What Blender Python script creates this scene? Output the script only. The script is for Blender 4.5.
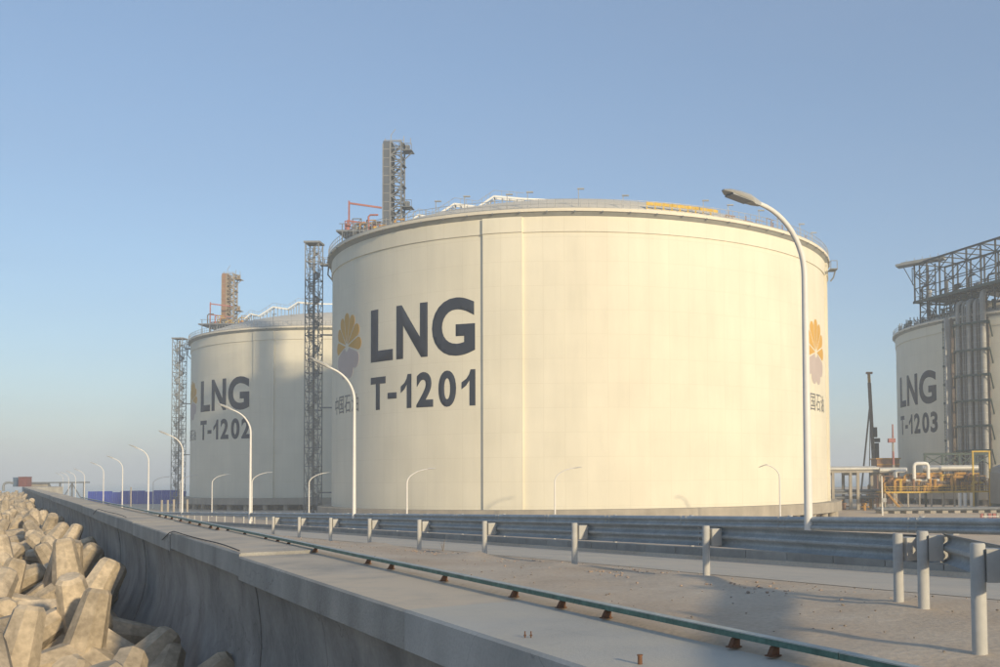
import bpy, bmesh, math, random
from mathutils import Vector, Matrix, noise

for o in list(bpy.data.objects):
    bpy.data.objects.remove(o, do_unlink=True)
scene = bpy.context.scene
col = scene.collection
R_ = math.radians

# ------------------------------------------------------------------ camera
F, PX0, PITCH, ROLL, YHOR = 1000.0, 640.0, R_(2.5), R_(0.5), 476.3     # in pixels of a 1000 x 667 frame
PY0 = YHOR - F * math.tan(PITCH)
c_, s_ = math.cos(PITCH), math.sin(PITCH)
FW = Vector((0, c_, s_)); UP0 = Vector((0, -s_, c_)); RT0 = Vector((1, 0, 0))
RT = RT0 * math.cos(ROLL) - UP0 * math.sin(ROLL)
UP = UP0 * math.cos(ROLL) + RT0 * math.sin(ROLL)
cam_d = bpy.data.cameras.new('camera'); cam = bpy.data.objects.new('camera', cam_d); col.objects.link(cam)
cam.matrix_world = Matrix(((RT.x, UP.x, -FW.x, 0), (RT.y, UP.y, -FW.y, 0), (RT.z, UP.z, -FW.z, 0), (0, 0, 0, 1)))
cam_d.sensor_width = 36; cam_d.lens = 36 * F / 1000
cam_d.shift_x = (500 - PX0) / 1000; cam_d.shift_y = (PY0 - 333.5) / 1000
cam_d.clip_start = 0.1; cam_d.clip_end = 20000
scene.camera = cam

# ------------------------------------------------------------------ sky, sun, exposure
SUN_AZ, SUN_EL = R_(-51), R_(14.0)          # azimuth as angle from +X, towards the sun
to_sun = Vector((math.cos(SUN_AZ) * math.cos(SUN_EL), math.sin(SUN_AZ) * math.cos(SUN_EL), math.sin(SUN_EL)))
world = bpy.data.worlds.new('World'); scene.world = world; world.use_nodes = True
wn = world.node_tree.nodes; wl = world.node_tree.links
bg = wn['Background']; sky = wn.new('ShaderNodeTexSky'); sky.sky_type = 'NISHITA'; sky.sun_disc = False
sky.sun_elevation = SUN_EL; sky.sun_rotation = math.atan2(to_sun.x, to_sun.y)
sky.air_density = 1.0; sky.dust_density = 0.8; sky.ozone_density = 2.6; sky.altitude = 0
mixn = wn.new('ShaderNodeMix'); mixn.data_type = 'RGBA'; tcw = wn.new('ShaderNodeTexCoord'); mpw = wn.new('ShaderNodeMapping'); mpw.inputs['Scale'].default_value = (1.6, 1.6, 7); wl.new(tcw.outputs['Generated'], mpw.inputs[0])
nzw = wn.new('ShaderNodeTexNoise'); nzw.inputs['Scale'].default_value = 1.3; nzw.inputs['Detail'].default_value = 6; wl.new(mpw.outputs[0], nzw.inputs['Vector'])
mrw = wn.new('ShaderNodeMapRange'); mrw.inputs['To Min'].default_value = .24; mrw.inputs['To Max'].default_value = .56; wl.new(nzw.outputs[0], mrw.inputs['Value']); wl.new(mrw.outputs[0], mixn.inputs[0])
mixn.inputs[0].default_value = .4      # even veil of high haze over the whole sky
mixn.inputs[7].default_value = (1.8, 2.4, 3.45, 1); wl.new(sky.outputs[0], mixn.inputs[6]); wl.new(mixn.outputs[2], bg.inputs[0]); bg.inputs[1].default_value = 0.122
sd = bpy.data.lights.new('sun', 'SUN'); sd.energy = 3.15; sd.angle = R_(2.2); sd.color = (1.0, 0.82, 0.54)
sun = bpy.data.objects.new('sun', sd); col.objects.link(sun); sun.rotation_euler = to_sun.to_track_quat('Z', 'Y').to_euler()
sun.location = to_sun * 100
scene.view_settings.view_transform = 'Standard'; scene.view_settings.look = 'None'
scene.view_settings.exposure = 0.5; scene.view_settings.gamma = 1.0; scene.view_settings.use_curve_mapping = False
scene.render.engine = 'CYCLES'; scene.cycles.volume_bounces = 1

# ------------------------------------------------------------------ helpers
def ray(x, y):
    d = FW + RT * ((x - PX0) / F) - UP * ((y - PY0) / F)
    return d / d.y
def aty(x, y, Y): return ray(x, y) * Y
def cyl(x, y, C, R):                       # where the line of sight meets an upright cylinder
    d = ray(x, y); a = d.x**2 + d.y**2; b = -2 * (d.x * C[0] + d.y * C[1]); k = C[0]**2 + C[1]**2 - R * R
    D = max(b * b - 4 * a * k, 0)
    return d * ((-b - math.sqrt(D)) / 2 / a)
U = Vector((-0.535, 0.845)).normalized(); N = Vector((U.y, -U.x))   # along the sea wall / towards land
def RS(n, s, z=0.0): return Vector((N.x * n + U.x * s, N.y * n + U.y * s, z))
def NS(p): return (p.x * N.x + p.y * N.y, p.x * U.x + p.y * U.y)
YARD = -7.0
def sm(t): t = min(max(t, 0), 1); return t * t * (3 - 2 * t)
def zr9(s):
    if s < 150: return -1.26 - 0.0245 * s
    t = min((s - 150) / 150, 1); return -4.935 - 1.7 * (1 - (1 - t)**2)
def G(n, s):
    r = zr9(s)
    if n < 5.46: return -1.6
    if n < 9.1: return -1.5 + (r + 1.5) * (n - 5.46) / 3.64
    if n < 15: return r - 0.062 * (n - 9.1)
    v = r - 0.366 + 0.2
    if n < 18: return v if n > 15.02 else r - .366
    if n < 36: return v + (YARD - v) * sm((n - 18) / 18)
    return YARD
def onground(x, y):
    lo, hi = 3.0, 400.0
    d = ray(x, y)
    prev = lo; Y = lo
    while Y < hi:
        p = d * Y; n, s = NS(p)
        if p.z < G(n, s):
            a, b = prev, Y
            for _ in range(40):
                m = (a + b) / 2; q = d * m; n, s = NS(q)
                if q.z < G(n, s): b = m
                else: a = m
            return d * b
        prev = Y; Y += 0.05
    return d * hi
def online(x, n):                          # s of the point of the line n = const seen at column x
    k = ray(x, 520).x; Y = n / (N.x * k + N.y); return NS(Vector((k * Y, Y, 0)))[1]

class MB:
    def __init__(s): s.v = []; s.f = []
    def add(s, vs, fs):
        b = len(s.v); s.v += [tuple(v) for v in vs]; s.f += [tuple(i + b for i in f) for f in fs]; return s
    def box(s, c, d, ax=None):
        c = Vector(c); hx, hy, hz = d[0] / 2, d[1] / 2, d[2] / 2
        if ax is None: ax = (Vector((1, 0, 0)), Vector((0, 1, 0)), Vector((0, 0, 1)))
        vs = [c + ax[0] * (hx * a) + ax[1] * (hy * b) + ax[2] * (hz * e) for e in (-1, 1) for a, b in ((-1, -1), (1, -1), (1, 1), (-1, 1))]
        return s.add(vs, [(3, 2, 1, 0), (4, 5, 6, 7), (0, 1, 5, 4), (1, 2, 6, 5), (2, 3, 7, 6), (3, 0, 4, 7)])
    def bar(s, p, q, w, h=None, up=(0, 0, 1)):
        p, q = Vector(p), Vector(q); h = h or w; x = (q - p); L = x.length
        if L < 1e-6: return s
        x /= L; u = Vector(up)
        if abs(x.dot(u)) > 0.98: u = Vector((0, 1, 0)) if abs(x.y) < .9 else Vector((1, 0, 0))
        y = u.cross(x).normalized(); z = x.cross(y)
        return s.box((p + q) / 2, (L, w, h), (x, y, z))
    def path(s, pts, r, n=8, cap=True):
        pts = [Vector(p) for p in pts]; rs = r if isinstance(r, (list, tuple)) else [r] * len(pts)
        rings = []; ref = None
        for i, p in enumerate(pts):
            t = (pts[min(i + 1, len(pts) - 1)] - pts[max(i - 1, 0)]).normalized()
            if ref is None: ref = Vector((0, 0, 1)) if abs(t.z) < .9 else Vector((1, 0, 0))
            a = (ref - t * ref.dot(t)).normalized(); b = t.cross(a); ref = a
            rings.append([p + (a * math.cos(2 * math.pi * k / n) + b * math.sin(2 * math.pi * k / n)) * rs[i] for k in range(n)])
        vs = [v for R in rings for v in R]; fs = []
        for i in range(len(pts) - 1):
            for k in range(n):
                k2 = (k + 1) % n; fs.append((i * n + k, i * n + k2, (i + 1) * n + k2, (i + 1) * n + k))
        if cap: fs += [tuple(range(n))[::-1], tuple((len(pts) - 1) * n + k for k in range(n))]
        return s.add(vs, fs)
    def tube(s, p, q, r, r2=None, n=8): return s.path([p, q], [r, r if r2 is None else r2], n)
    def lathe(s, prof, n, c=(0, 0), a0=0.0, a1=2 * math.pi, close=True):
        full = abs(a1 - a0 - 2 * math.pi) < 1e-6; m = n if full else n + 1; vs = []; fs = []
        for j in range(m):
            a = a0 + (a1 - a0) * j / n
            for (r, z) in prof: vs.append((c[0] + r * math.cos(a), c[1] + r * math.sin(a), z))
        P = len(prof); e = P if close else P - 1
        for j in range(n):
            j2 = (j + 1) % m
            for i in range(e):
                i2 = (i + 1) % P; fs.append((j * P + i, j2 * P + i, j2 * P + i2, j * P + i2))
        if not full and close:
            fs.append(tuple(range(P))); fs.append(tuple((m - 1) * P + i for i in range(P))[::-1])
        return s.add(vs, fs)
    def extrude(s, prof, f0, f1):          # prof: 2-D points; f0/f1 map a 2-D point to 3-D
        n = len(prof); vs = [f0(p) for p in prof] + [f1(p) for p in prof]
        fs = [(i, (i + 1) % n, n + (i + 1) % n, n + i) for i in range(n)] + [tuple(range(n))[::-1], tuple(range(n, 2 * n))]
        return s.add(vs, fs)
    def mesh(s, name, mat, off=(0, 0, 0), smooth=False):
        me = bpy.data.meshes.new(name); o = Vector(off)
        me.from_pydata([Vector(v) - o for v in s.v], [], s.f); me.materials.append(M[mat])
        bm = bmesh.new(); bm.from_mesh(me); bmesh.ops.recalc_face_normals(bm, faces=bm.faces); bm.to_mesh(me); bm.free()
        if smooth:
            for p in me.polygons: p.use_smooth = True
            me.set_sharp_from_angle(angle=R_(38))
        return me
    def build(s, name, mat, parent=None, smooth=False, off=None, root=None):
        o = off
        if o is None:
            o = Vector((0, 0, 0))
            if root is not None: o = root.location.copy()
            elif parent is not None: o = abs_loc(parent)
        ob = bpy.data.objects.new(name, s.mesh(name, mat, o, smooth)); col.objects.link(ob)
        if parent is not None: ob.parent = parent
        elif off is not None: ob.location = off
        return ob
def abs_loc(o):
    v = Vector(o.location)
    while o.parent is not None: o = o.parent; v += Vector(o.location)
    return v
def tag(o, label, cat, group=None):
    o['label'] = label; o['category'] = cat
    if group: o['group'] = group
    return o
def thing(name, loc, label, cat, group=None):
    o = bpy.data.objects.new(name, None); col.objects.link(o); o.location = loc; o.empty_display_size = .3
    return tag(o, label, cat, group)
def inst(name, me, loc, parent=None, rot=None):
    o = bpy.data.objects.new(name, me); col.objects.link(o)
    if parent is not None: o.parent = parent; o.location = Vector(loc) - abs_loc(parent)
    else: o.location = loc
    if rot is not None: o.rotation_euler = rot
    return o
def copy_tree(o, parent=None):
    c = o.copy(); col.objects.link(c)
    if parent is not None: c.parent = parent
    for ch in list(o.children): copy_tree(ch, c)
    return c

# ------------------------------------------------------------------ materials
M = {}
SUNLIT_DUST = {}
def mat(name, rgb, rough=.8, metal=0.0, var=.12, scale=.6, bump=0.0, bscale=20, rgb2=None, streak=0.0, spec=.3, rnd=0.0, fine=0.0, along=0.0, crack=0.0):
    m = bpy.data.materials.new(name); m.use_nodes = True; nt = m.node_tree; nd = nt.nodes; ln = nt.links
    b = nd['Principled BSDF']; b.inputs['Roughness'].default_value = rough; b.inputs['Metallic'].default_value = metal
    b.inputs['Specular IOR Level'].default_value = spec
    g = nd.new('ShaderNodeNewGeometry'); pos = g.outputs['Position']
    n1 = nd.new('ShaderNodeTexNoise'); n1.inputs['Scale'].default_value = scale; n1.inputs['Detail'].default_value = 8; n1.inputs['Roughness'].default_value = .62
    ln.new(pos, n1.inputs['Vector'])
    r = nd.new('ShaderNodeValToRGB'); ln.new(n1.outputs[0], r.inputs[0])
    r.color_ramp.elements[0].position = .32; r.color_ramp.elements[1].position = .68
    c2 = rgb2 or tuple(min(1, c * (1 + var)) for c in rgb)
    c1 = tuple(c * (1 - var) for c in rgb) if rgb2 is None else rgb
    r.color_ramp.elements[0].color = (*c1, 1); r.color_ramp.elements[1].color = (*c2, 1)
    out = r.outputs[0]
    def mul(out, fac_out, lo, hi):
        mr = nd.new('ShaderNodeMapRange'); mr.inputs['From Min'].default_value = .3; mr.inputs['From Max'].default_value = .7
        mr.inputs['To Min'].default_value = lo; mr.inputs['To Max'].default_value = hi; ln.new(fac_out, mr.inputs['Value'])
        v = nd.new('ShaderNodeVectorMath'); v.operation = 'SCALE'; ln.new(out, v.inputs[0]); ln.new(mr.outputs[0], v.inputs['Scale'])
        return v.outputs[0]
    if streak:
        mp = nd.new('ShaderNodeMapping'); mp.inputs['Scale'].default_value = (.5, .5, .06); ln.new(pos, mp.inputs[0])
        n2 = nd.new('ShaderNodeTexNoise'); n2.inputs['Scale'].default_value = 1.6; n2.inputs['Detail'].default_value = 6; ln.new(mp.outputs[0], n2.inputs['Vector'])
        out = mul(out, n2.outputs[0], 1 - streak, 1 + streak * .5)
    if along:                              # wear drawn out along the road
        mp2 = nd.new('ShaderNodeMapping'); mp2.vector_type = 'TEXTURE'; mp2.inputs['Rotation'].default_value = (0, 0, math.atan2(.845, -.535)); mp2.inputs['Scale'].default_value = (14, .7, 1); ln.new(pos, mp2.inputs[0])
        n6 = nd.new('ShaderNodeTexNoise'); n6.inputs['Scale'].default_value = 1.0; n6.inputs['Detail'].default_value = 7; ln.new(mp2.outputs[0], n6.inputs['Vector'])
        out = mul(out, n6.outputs[0], 1 - along, 1 + along * .4)
    if crack:
        nw = nd.new('ShaderNodeTexNoise'); nw.inputs['Scale'].default_value = 1.2; nw.inputs['Detail'].default_value = 6; ln.new(pos, nw.inputs['Vector'])
        vm = nd.new('ShaderNodeVectorMath'); vm.operation = 'MULTIPLY_ADD'; vm.inputs[1].default_value = (1.3, 1.3, 1.3); ln.new(nw.outputs['Color'], vm.inputs[0]); ln.new(pos, vm.inputs[2])
        vo = nd.new('ShaderNodeTexVoronoi'); vo.feature = 'DISTANCE_TO_EDGE'; vo.inputs['Scale'].default_value = .28; ln.new(vm.outputs[0], vo.inputs['Vector'])
        mr = nd.new('ShaderNodeMapRange'); mr.inputs['From Max'].default_value = .0035; mr.inputs['To Min'].default_value = 1 - crack; mr.inputs['To Max'].default_value = 1; ln.new(vo.outputs['Distance'], mr.inputs['Value'])
        v = nd.new('ShaderNodeVectorMath'); v.operation = 'SCALE'; ln.new(out, v.inputs[0]); ln.new(mr.outputs[0], v.inputs['Scale']); out = v.outputs[0]
    if fine:
        n4 = nd.new('ShaderNodeTexNoise'); n4.inputs['Scale'].default_value = bscale; n4.inputs['Detail'].default_value = 4; ln.new(pos, n4.inputs['Vector'])
        out = mul(out, n4.outputs[0], 1 - fine, 1 + fine * .7)
    if rnd:
        oi = nd.new('ShaderNodeObjectInfo'); mr = nd.new('ShaderNodeMapRange'); mr.inputs['To Min'].default_value = 1 - rnd; mr.inputs['To Max'].default_value = 1 + rnd
        ln.new(oi.outputs['Random'], mr.inputs['Value']); v = nd.new('ShaderNodeVectorMath'); v.operation = 'SCALE'
        ln.new(out, v.inputs[0]); ln.new(mr.outputs[0], v.inputs['Scale']); out = v.outputs[0]
    if name in SUNLIT_DUST:                       # blown sand on upward faces, its tan also painting in the sun's warmth
        sp = nd.new('ShaderNodeSeparateXYZ'); ln.new(g.outputs['True Normal'], sp.inputs[0])
        n5 = nd.new('ShaderNodeTexNoise'); n5.inputs['Scale'].default_value = .45; n5.inputs['Detail'].default_value = 9; n5.inputs['Roughness'].default_value = .7; ln.new(pos, n5.inputs['Vector'])
        a1 = nd.new('ShaderNodeMapRange'); a1.inputs['From Min'].default_value = .36; a1.inputs['From Max'].default_value = .6; a1.inputs['To Min'].default_value = .35; ln.new(n5.outputs[0], a1.inputs['Value'])
        a2 = nd.new('ShaderNodeMapRange'); a2.inputs['From Min'].default_value = .6; a2.inputs['From Max'].default_value = .9; ln.new(sp.outputs[2], a2.inputs['Value'])
        a3 = nd.new('ShaderNodeMath'); a3.operation = 'MULTIPLY'; ln.new(a1.outputs[0], a3.inputs[0]); ln.new(a2.outputs[0], a3.inputs[1])
        mx = nd.new('ShaderNodeMix'); mx.data_type = 'RGBA'; ln.new(a3.outputs[0], mx.inputs[0]); ln.new(out, mx.inputs[6]); mx.inputs[7].default_value = (*SUNLIT_DUST[name], 1); out = mx.outputs[2]
    ln.new(out, b.inputs['Base Color'])
    if bump:
        n3 = nd.new('ShaderNodeTexNoise'); n3.inputs['Scale'].default_value = bscale; n3.inputs['Detail'].default_value = 5; ln.new(pos, n3.inputs['Vector'])
        bp = nd.new('ShaderNodeBump'); bp.inputs['Strength'].default_value = bump; bp.inputs['Distance'].default_value = .02
        ln.new(n3.outputs[0], bp.inputs['Height']); ln.new(bp.outputs[0], b.inputs['Normal'])
    M[name] = m; return m
SUNLIT_DUST['deck'] = (.63, .52, .385); SUNLIT_DUST['road'] = (.6, .52, .41); SUNLIT_DUST['kerb'] = (.45, .38, .28)
mat('deck', (.39, .375, .34), .9, var=.16, scale=.9, bump=.3, bscale=30, rnd=.06, fine=.12, streak=.25, crack=.35)
SUNLIT_DUST['deck_new'] = (.55, .5, .41)
mat('deck_new', (.45, .44, .41), .88, var=.1, scale=.8, bump=.2, bscale=30, fine=.08, streak=.18, crack=.25)
mat('wall_concrete', (.29, .28, .262), .9, var=.34, scale=.6, bump=.15, bscale=11, rnd=.06, fine=.08, crack=.4)
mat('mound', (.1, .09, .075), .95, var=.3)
mat('tetra', (.5, .41, .295), .92, var=.34, scale=1.3, bump=.6, bscale=8, rnd=.16, fine=.18, streak=.15)
mat('sand', (.51, .39, .275), .95, scale=.5, rgb2=(.62, .52, .4), bump=.4, bscale=16, fine=.1)
mat('road', (.5, .465, .4), .85, var=.1, scale=.35, bump=.2, bscale=40, fine=.09, along=.22, crack=.35)
mat('kerb', (.3, .29, .265), .9, var=.15, scale=2, bump=.3, bscale=25, rnd=.12)
mat('paint_white', (.72, .71, .68), .6, var=.15, scale=6)
mat('galv', (.4, .425, .43), .55, metal=.25, var=.14, scale=3, streak=.12, spec=.4, fine=.12, bscale=22)
mat('post', (.46, .445, .41), .7, metal=.0, var=.1, scale=5)
mat('green', (.1, .185, .15), .55, var=.3, scale=5, fine=.1)
mat('green_top', (.42, .45, .42), .5, metal=.2, var=.15, scale=5)
mat('rust', (.16, .08, .045), .9, var=.4, scale=9)
mat('lamp', (.74, .71, .66), .45, var=.04, scale=2)
mat('lamp_head', (.55, .54, .5), .4, metal=.3, var=.05)
mat('lens', (.35, .36, .36), .2, var=.03, spec=.6)
mat('slab', (.38, .34, .28), .9, var=.12, scale=.4, streak=.15)
mat('roof', (.6, .56, .48), .85, var=.06, scale=.1)
mat('gutter', (.33, .33, .3), .7, var=.1, scale=.5)
mat('dark', (.04, .043, .047), .65, var=.2, scale=.8)
mat('riser', (.11, .125, .15), .6, var=.15, scale=.4)
mat('tan', (.3, .24, .17), .8, var=.15)
mat('riserpipe', (.3, .295, .275), .6, var=.15, scale=.5, streak=.15)
mat('steel_mid', (.24, .245, .25), .6, metal=.2, var=.15, scale=.8)
mat('cabin_red', (.2, .06, .045), .8, var=.25, scale=1)
mat('cabin_blue', (.1, .16, .25), .8, var=.2, scale=1)
mat('trim', (.7, .64, .52), .8, var=.05, scale=.3)
mat('stencil', (.2, .2, .19), .8, var=.12)
mat('ink', (.022, .03, .05), .8, var=.12, scale=.3, fine=.0)
mat('orange', (.62, .36, .075), .75, var=.08, scale=.3)
mat('mauve', (.5, .42, .39), .75, var=.06, scale=.3)
mat('steel', (.2, .21, .22), .6, metal=.3, var=.2, scale=.8)
mat('steel_light', (.36, .36, .35), .55, metal=.3, var=.15, scale=.8)
mat('darkgreen', (.06, .085, .075), .65, var=.2)
mat('red', (.36, .14, .12), .65, var=.15)
mat('redbright', (.5, .05, .03), .6, var=.15)
mat('yellow', (.56, .37, .06), .65, var=.2, scale=1)
mat('ochre', (.46, .25, .06), .75, var=.3, scale=1)
mat('pipe', (.6, .58, .53), .45, metal=.3, var=.12, scale=.5)
mat('white', (.78, .76, .71), .5, var=.05)
mat('blue', (.01, .04, .4), .6, var=.15, scale=.2)
mat('brown', (.28, .16, .1), .85, var=.15, scale=.5)
mat('black', (.02, .02, .022), .6, var=.2)
mat('grey_panel', (.26, .27, .27), .8, var=.12, scale=.3)
mat('pebble', (.3, .25, .2), .95, var=.3, scale=6, rnd=.2)
mat('rubble', (.4, .3, .23), .95, var=.25, scale=4)
mat('sea', (.075, .085, .08), .22, var=.25, scale=.02, bump=.35, bscale=.35, spec=.5)
mat('scaffold', (.15, .12, .1), .8, var=.3, scale=1)

def tank_mat(name, rgb):
    m = bpy.data.materials.new(name); m.use_nodes = True; nt = m.node_tree; nd = nt.nodes; ln = nt.links
    b = nd['Principled BSDF']; b.inputs['Roughness'].default_value = .75; b.inputs['Specular IOR Level'].default_value = .2
    tc = nd.new('ShaderNodeTexCoord'); sp = nd.new('ShaderNodeSeparateXYZ'); ln.new(tc.outputs['Object'], sp.inputs[0])
    at = nd.new('ShaderNodeMath'); at.operation = 'ARCTAN2'; ln.new(sp.outputs[1], at.inputs[0]); ln.new(sp.outputs[0], at.inputs[1])
    mu = nd.new('ShaderNodeMath'); mu.operation = 'MULTIPLY'; mu.inputs[1].default_value = 41; ln.new(at.outputs[0], mu.inputs[0])
    cb = nd.new('ShaderNodeCombineXYZ'); ln.new(mu.outputs[0], cb.inputs[0]); ln.new(sp.outputs[2], cb.inputs[1])
    br = nd.new('ShaderNodeTexBrick'); br.offset = 0; br.squash = 1; ln.new(cb.outputs[0], br.inputs['Vector'])
    br.inputs['Scale'].default_value = 1; br.inputs['Brick Width'].default_value = 2.8; br.inputs['Row Height'].default_value = 3.2
    br.inputs['Mortar Size'].default_value = .045; br.inputs['Mortar Smooth'].default_value = .6; br.inputs['Bias'].default_value = 0
    br.inputs['Color1'].default_value = (1, 1, 1, 1); br.inputs['Color2'].default_value = (.975, .975, .97, 1); br.inputs['Mortar'].default_value = (.92, .91, .89, 1)
    mp = nd.new('ShaderNodeMapping'); mp.inputs['Scale'].default_value = (.5, .06, 1); ln.new(cb.outputs[0], mp.inputs[0])
    n1 = nd.new('ShaderNodeTexNoise'); n1.inputs['Scale'].default_value = 1; n1.inputs['Detail'].default_value = 8; n1.inputs['Roughness'].default_value = .65; ln.new(mp.outputs[0], n1.inputs['Vector'])
    n2 = nd.new('ShaderNodeTexNoise'); n2.inputs['Scale'].default_value = .12; n2.inputs['Detail'].default_value = 5; ln.new(cb.outputs[0], n2.inputs['Vector'])
    ad = nd.new('ShaderNodeMath'); ad.operation = 'ADD'; ln.new(n1.outputs[0], ad.inputs[0]); ln.new(n2.outputs[0], ad.inputs[1])
    mr = nd.new('ShaderNodeMapRange'); mr.inputs['From Min'].default_value = .7; mr.inputs['From Max'].default_value = 1.3; mr.inputs['To Min'].default_value = .91; mr.inputs['To Max'].default_value = 1.05
    ln.new(ad.outputs[0], mr.inputs['Value'])
    v1 = nd.new('ShaderNodeVectorMath'); v1.operation = 'SCALE'; ln.new(br.outputs[0], v1.inputs[0]); ln.new(mr.outputs[0], v1.inputs['Scale'])
    v2 = nd.new('ShaderNodeVectorMath'); v2.operation = 'MULTIPLY'; v2.inputs[1].default_value = rgb; ln.new(v1.outputs[0], v2.inputs[0])
    ln.new(v2.outputs[0], b.inputs['Base Color'])
    bp = nd.new('ShaderNodeBump'); bp.inputs['Strength'].default_value = .2; bp.inputs['Distance'].default_value = .02
    ln.new(br.outputs['Fac'], bp.inputs['Height']); bp.invert = True; ln.new(bp.outputs[0], b.inputs['Normal'])
    M[name] = m
tank_mat('tank_paint', (.75, .7, .565))
tank_mat('tank_paint_grey', (.52, .52, .48))

# ------------------------------------------------------------------ the setting: sea, ground, road
def structure(o): o['kind'] = 'structure'; return o
sea = structure(MB().add([(-5000, -3000, -11), (5000, -3000, -11), (5000, 6000, -11), (-5000, 6000, -11)], [(0, 1, 2, 3)]).build('sea', 'sea'))
random.seed(3)
def frange(a, b, d):
    out = []; x = a
    while x < b - 1e-6: out.append(x); x += d
    return out
nl = [4.9, 5.2, 5.46] + frange(5.7, 10.3, .22) + [10.6, 11.5, 13, 14.9, 15.1, 16, 18] + frange(20, 36, 3) + [36, 45, 60, 90, 140, 200, 300, 500]
sl = frange(-60, 0, 6) + frange(0, 42, .35) + frange(42, 90, 2) + frange(90, 300, 10) + frange(300, 421, 20)
mb = MB(); idx = {}
for i, n in enumerate(nl):
    for j, s in enumerate(sl):
        z = G(n, s)
        if 5.5 < n < 9.7 and -5 < s < 60:
            w = min((n - 5.5) / .5, 1) * min(max((9.7 - n) / .6, 0), 1)
            z += w * (.035 * noise.noise((n * 1.1, s * 1.1, 2.0)) + .02 * noise.noise((n * 4, s * 4, 5.0)))
            m = math.exp(-((n - 8.6) / .55)**2) * max(0, noise.noise((s * .45, 3.1, 7.7)) + .3) * (1 if 8 < s < 30 else .4)
            z += .15 * m * (1 + .8 * noise.noise((n * 7, s * 7, 1.0)))
        mb.v.append(tuple(RS(n, s, z)))
J = len(sl)
for i in range(len(nl) - 1):
    for j in range(J - 1): mb.f.append((i * J + j, (i + 1) * J + j, (i + 1) * J + j + 1, i * J + j + 1))
b = len(mb.v)                              # land edge down to the sea
for i, n in enumerate(nl): mb.v.append(tuple(RS(n, sl[-1] + 6, -11.5)))
for i in range(len(nl) - 1): mb.f.append((i * J + J - 1, (i + 1) * J + J - 1, b + i + 1, b + i))
structure(mb.build('ground', 'sand', smooth=True))
mb = MB(); ss = frange(-60, 60, 2) + frange(60, 410, 8)
for s in ss:
    e = 9.95 + .12 * noise.noise((s * .5, 1.3, 0)) + .1 * noise.noise((s * 1.7, 4.3, 0))
    for n in (e, 12, 14.99): mb.v.append(tuple(RS(n, s, G(n, s) + .006)))
for k in range(len(ss) - 1):
    for i in range(2): mb.f.append((k * 3 + i, k * 3 + i + 1, k * 3 + 4 + i, k * 3 + 3 + i))
structure(mb.build('road', 'road', smooth=True))
mb = MB()
for s in ss:
    for n in (14.72, 14.84): mb.v.append(tuple(RS(n, s, G(n, s) + .011)))
for k in range(len(ss) - 1): mb.f.append((k * 2, k * 2 + 1, k * 2 + 3, k * 2 + 2))
structure(mb.build('road_edge_line', 'paint_white'))

# loose stones and broken bits along the guardrail
def pebbles(name, mt, cnt, region, r0, r1):
    mb = MB()
    for _ in range(cnt):
        n, s = region(); r = random.uniform(r0, r1); c = RS(n, s, G(n, s) + r * .25 + .01); k = random.random() * 6
        pts = []
        for e, rr in ((-.5, .7), (.1, 1), (.55, .55)):
            for q in range(5):
                a = k + q * 1.2566; pts.append(c + Vector((math.cos(a) * r * rr * random.uniform(.8, 1.2), math.sin(a) * r * rr * random.uniform(.8, 1.2), e * r * .8)))
        fs = [(i * 5 + q, i * 5 + (q + 1) % 5, i * 5 + 5 + (q + 1) % 5, i * 5 + 5 + q) for i in range(2) for q in range(5)] + [(10, 11, 12, 13, 14)]
        mb.add(pts, fs)
    o = mb.build(name, mt); o['kind'] = 'stuff'; return tag(o, 'loose stones and broken bits scattered on the sandy verge', 'rubble')
pebbles('rubble', 'rubble', 420, lambda: (random.gauss(8.6, .4), random.uniform(8, 34)), .008, .03)
pebbles('gravel', 'pebble', 420, lambda: (random.uniform(5.7, 9.8), random.uniform(3, 40)), .006, .02)

p = onground(443, 552); mb = MB()
for a, h in ((0, .42), (1.3, .3), (2.6, .36), (4, .24), (5.2, .33)):
    mb.path([p - Vector((0, 0, .02)), p + Vector((.04 * math.cos(a), .04 * math.sin(a), h * .6)), p + Vector((.11 * math.cos(a), .11 * math.sin(a), h))], [.006, .004, .001], 4)
tag(mb.build('dry_weed', 'pebble', off=p), 'thin dry weed stalk growing from the sandy verge', 'weed')

# ------------------------------------------------------------------ kerb along the far side of the road
kerb = thing('kerb', RS(15.1, 10, G(14.9, 10)), 'grey concrete kerb of long blocks under the far guardrail', 'kerb')
cnt = 0; s = -2.0
while s < 230:
    L = 1.5 if s < 62 else 12
    def q0(p, s=s + .012): return RS(15.0 + p[0], s, G(14.9, s) + p[1])
    def q1(p, s=s + L - .012): return RS(15.0 + p[0], s, G(14.9, s) + p[1])
    MB().extrude([(0, -.1), (.2, -.1), (.2, .3), (.02, .3), (0, .28)], q0, q1).build('kerb_block', 'kerb', kerb)
    s += L

# ------------------------------------------------------------------ sea wall
NE = 3.92; ZT = -1.5
wall = thing('sea_wall', RS(NE, 10, -5.5), 'long curved-face concrete sea wall with flat top beside the tetrapods', 'sea wall')
face = [(.32, -.47)] + [(.32 - .95 * (t / 9)**2.2 * 1.0 + .0, -.47 - 4.4 * (t / 9)) for t in range(1, 10)]
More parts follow.
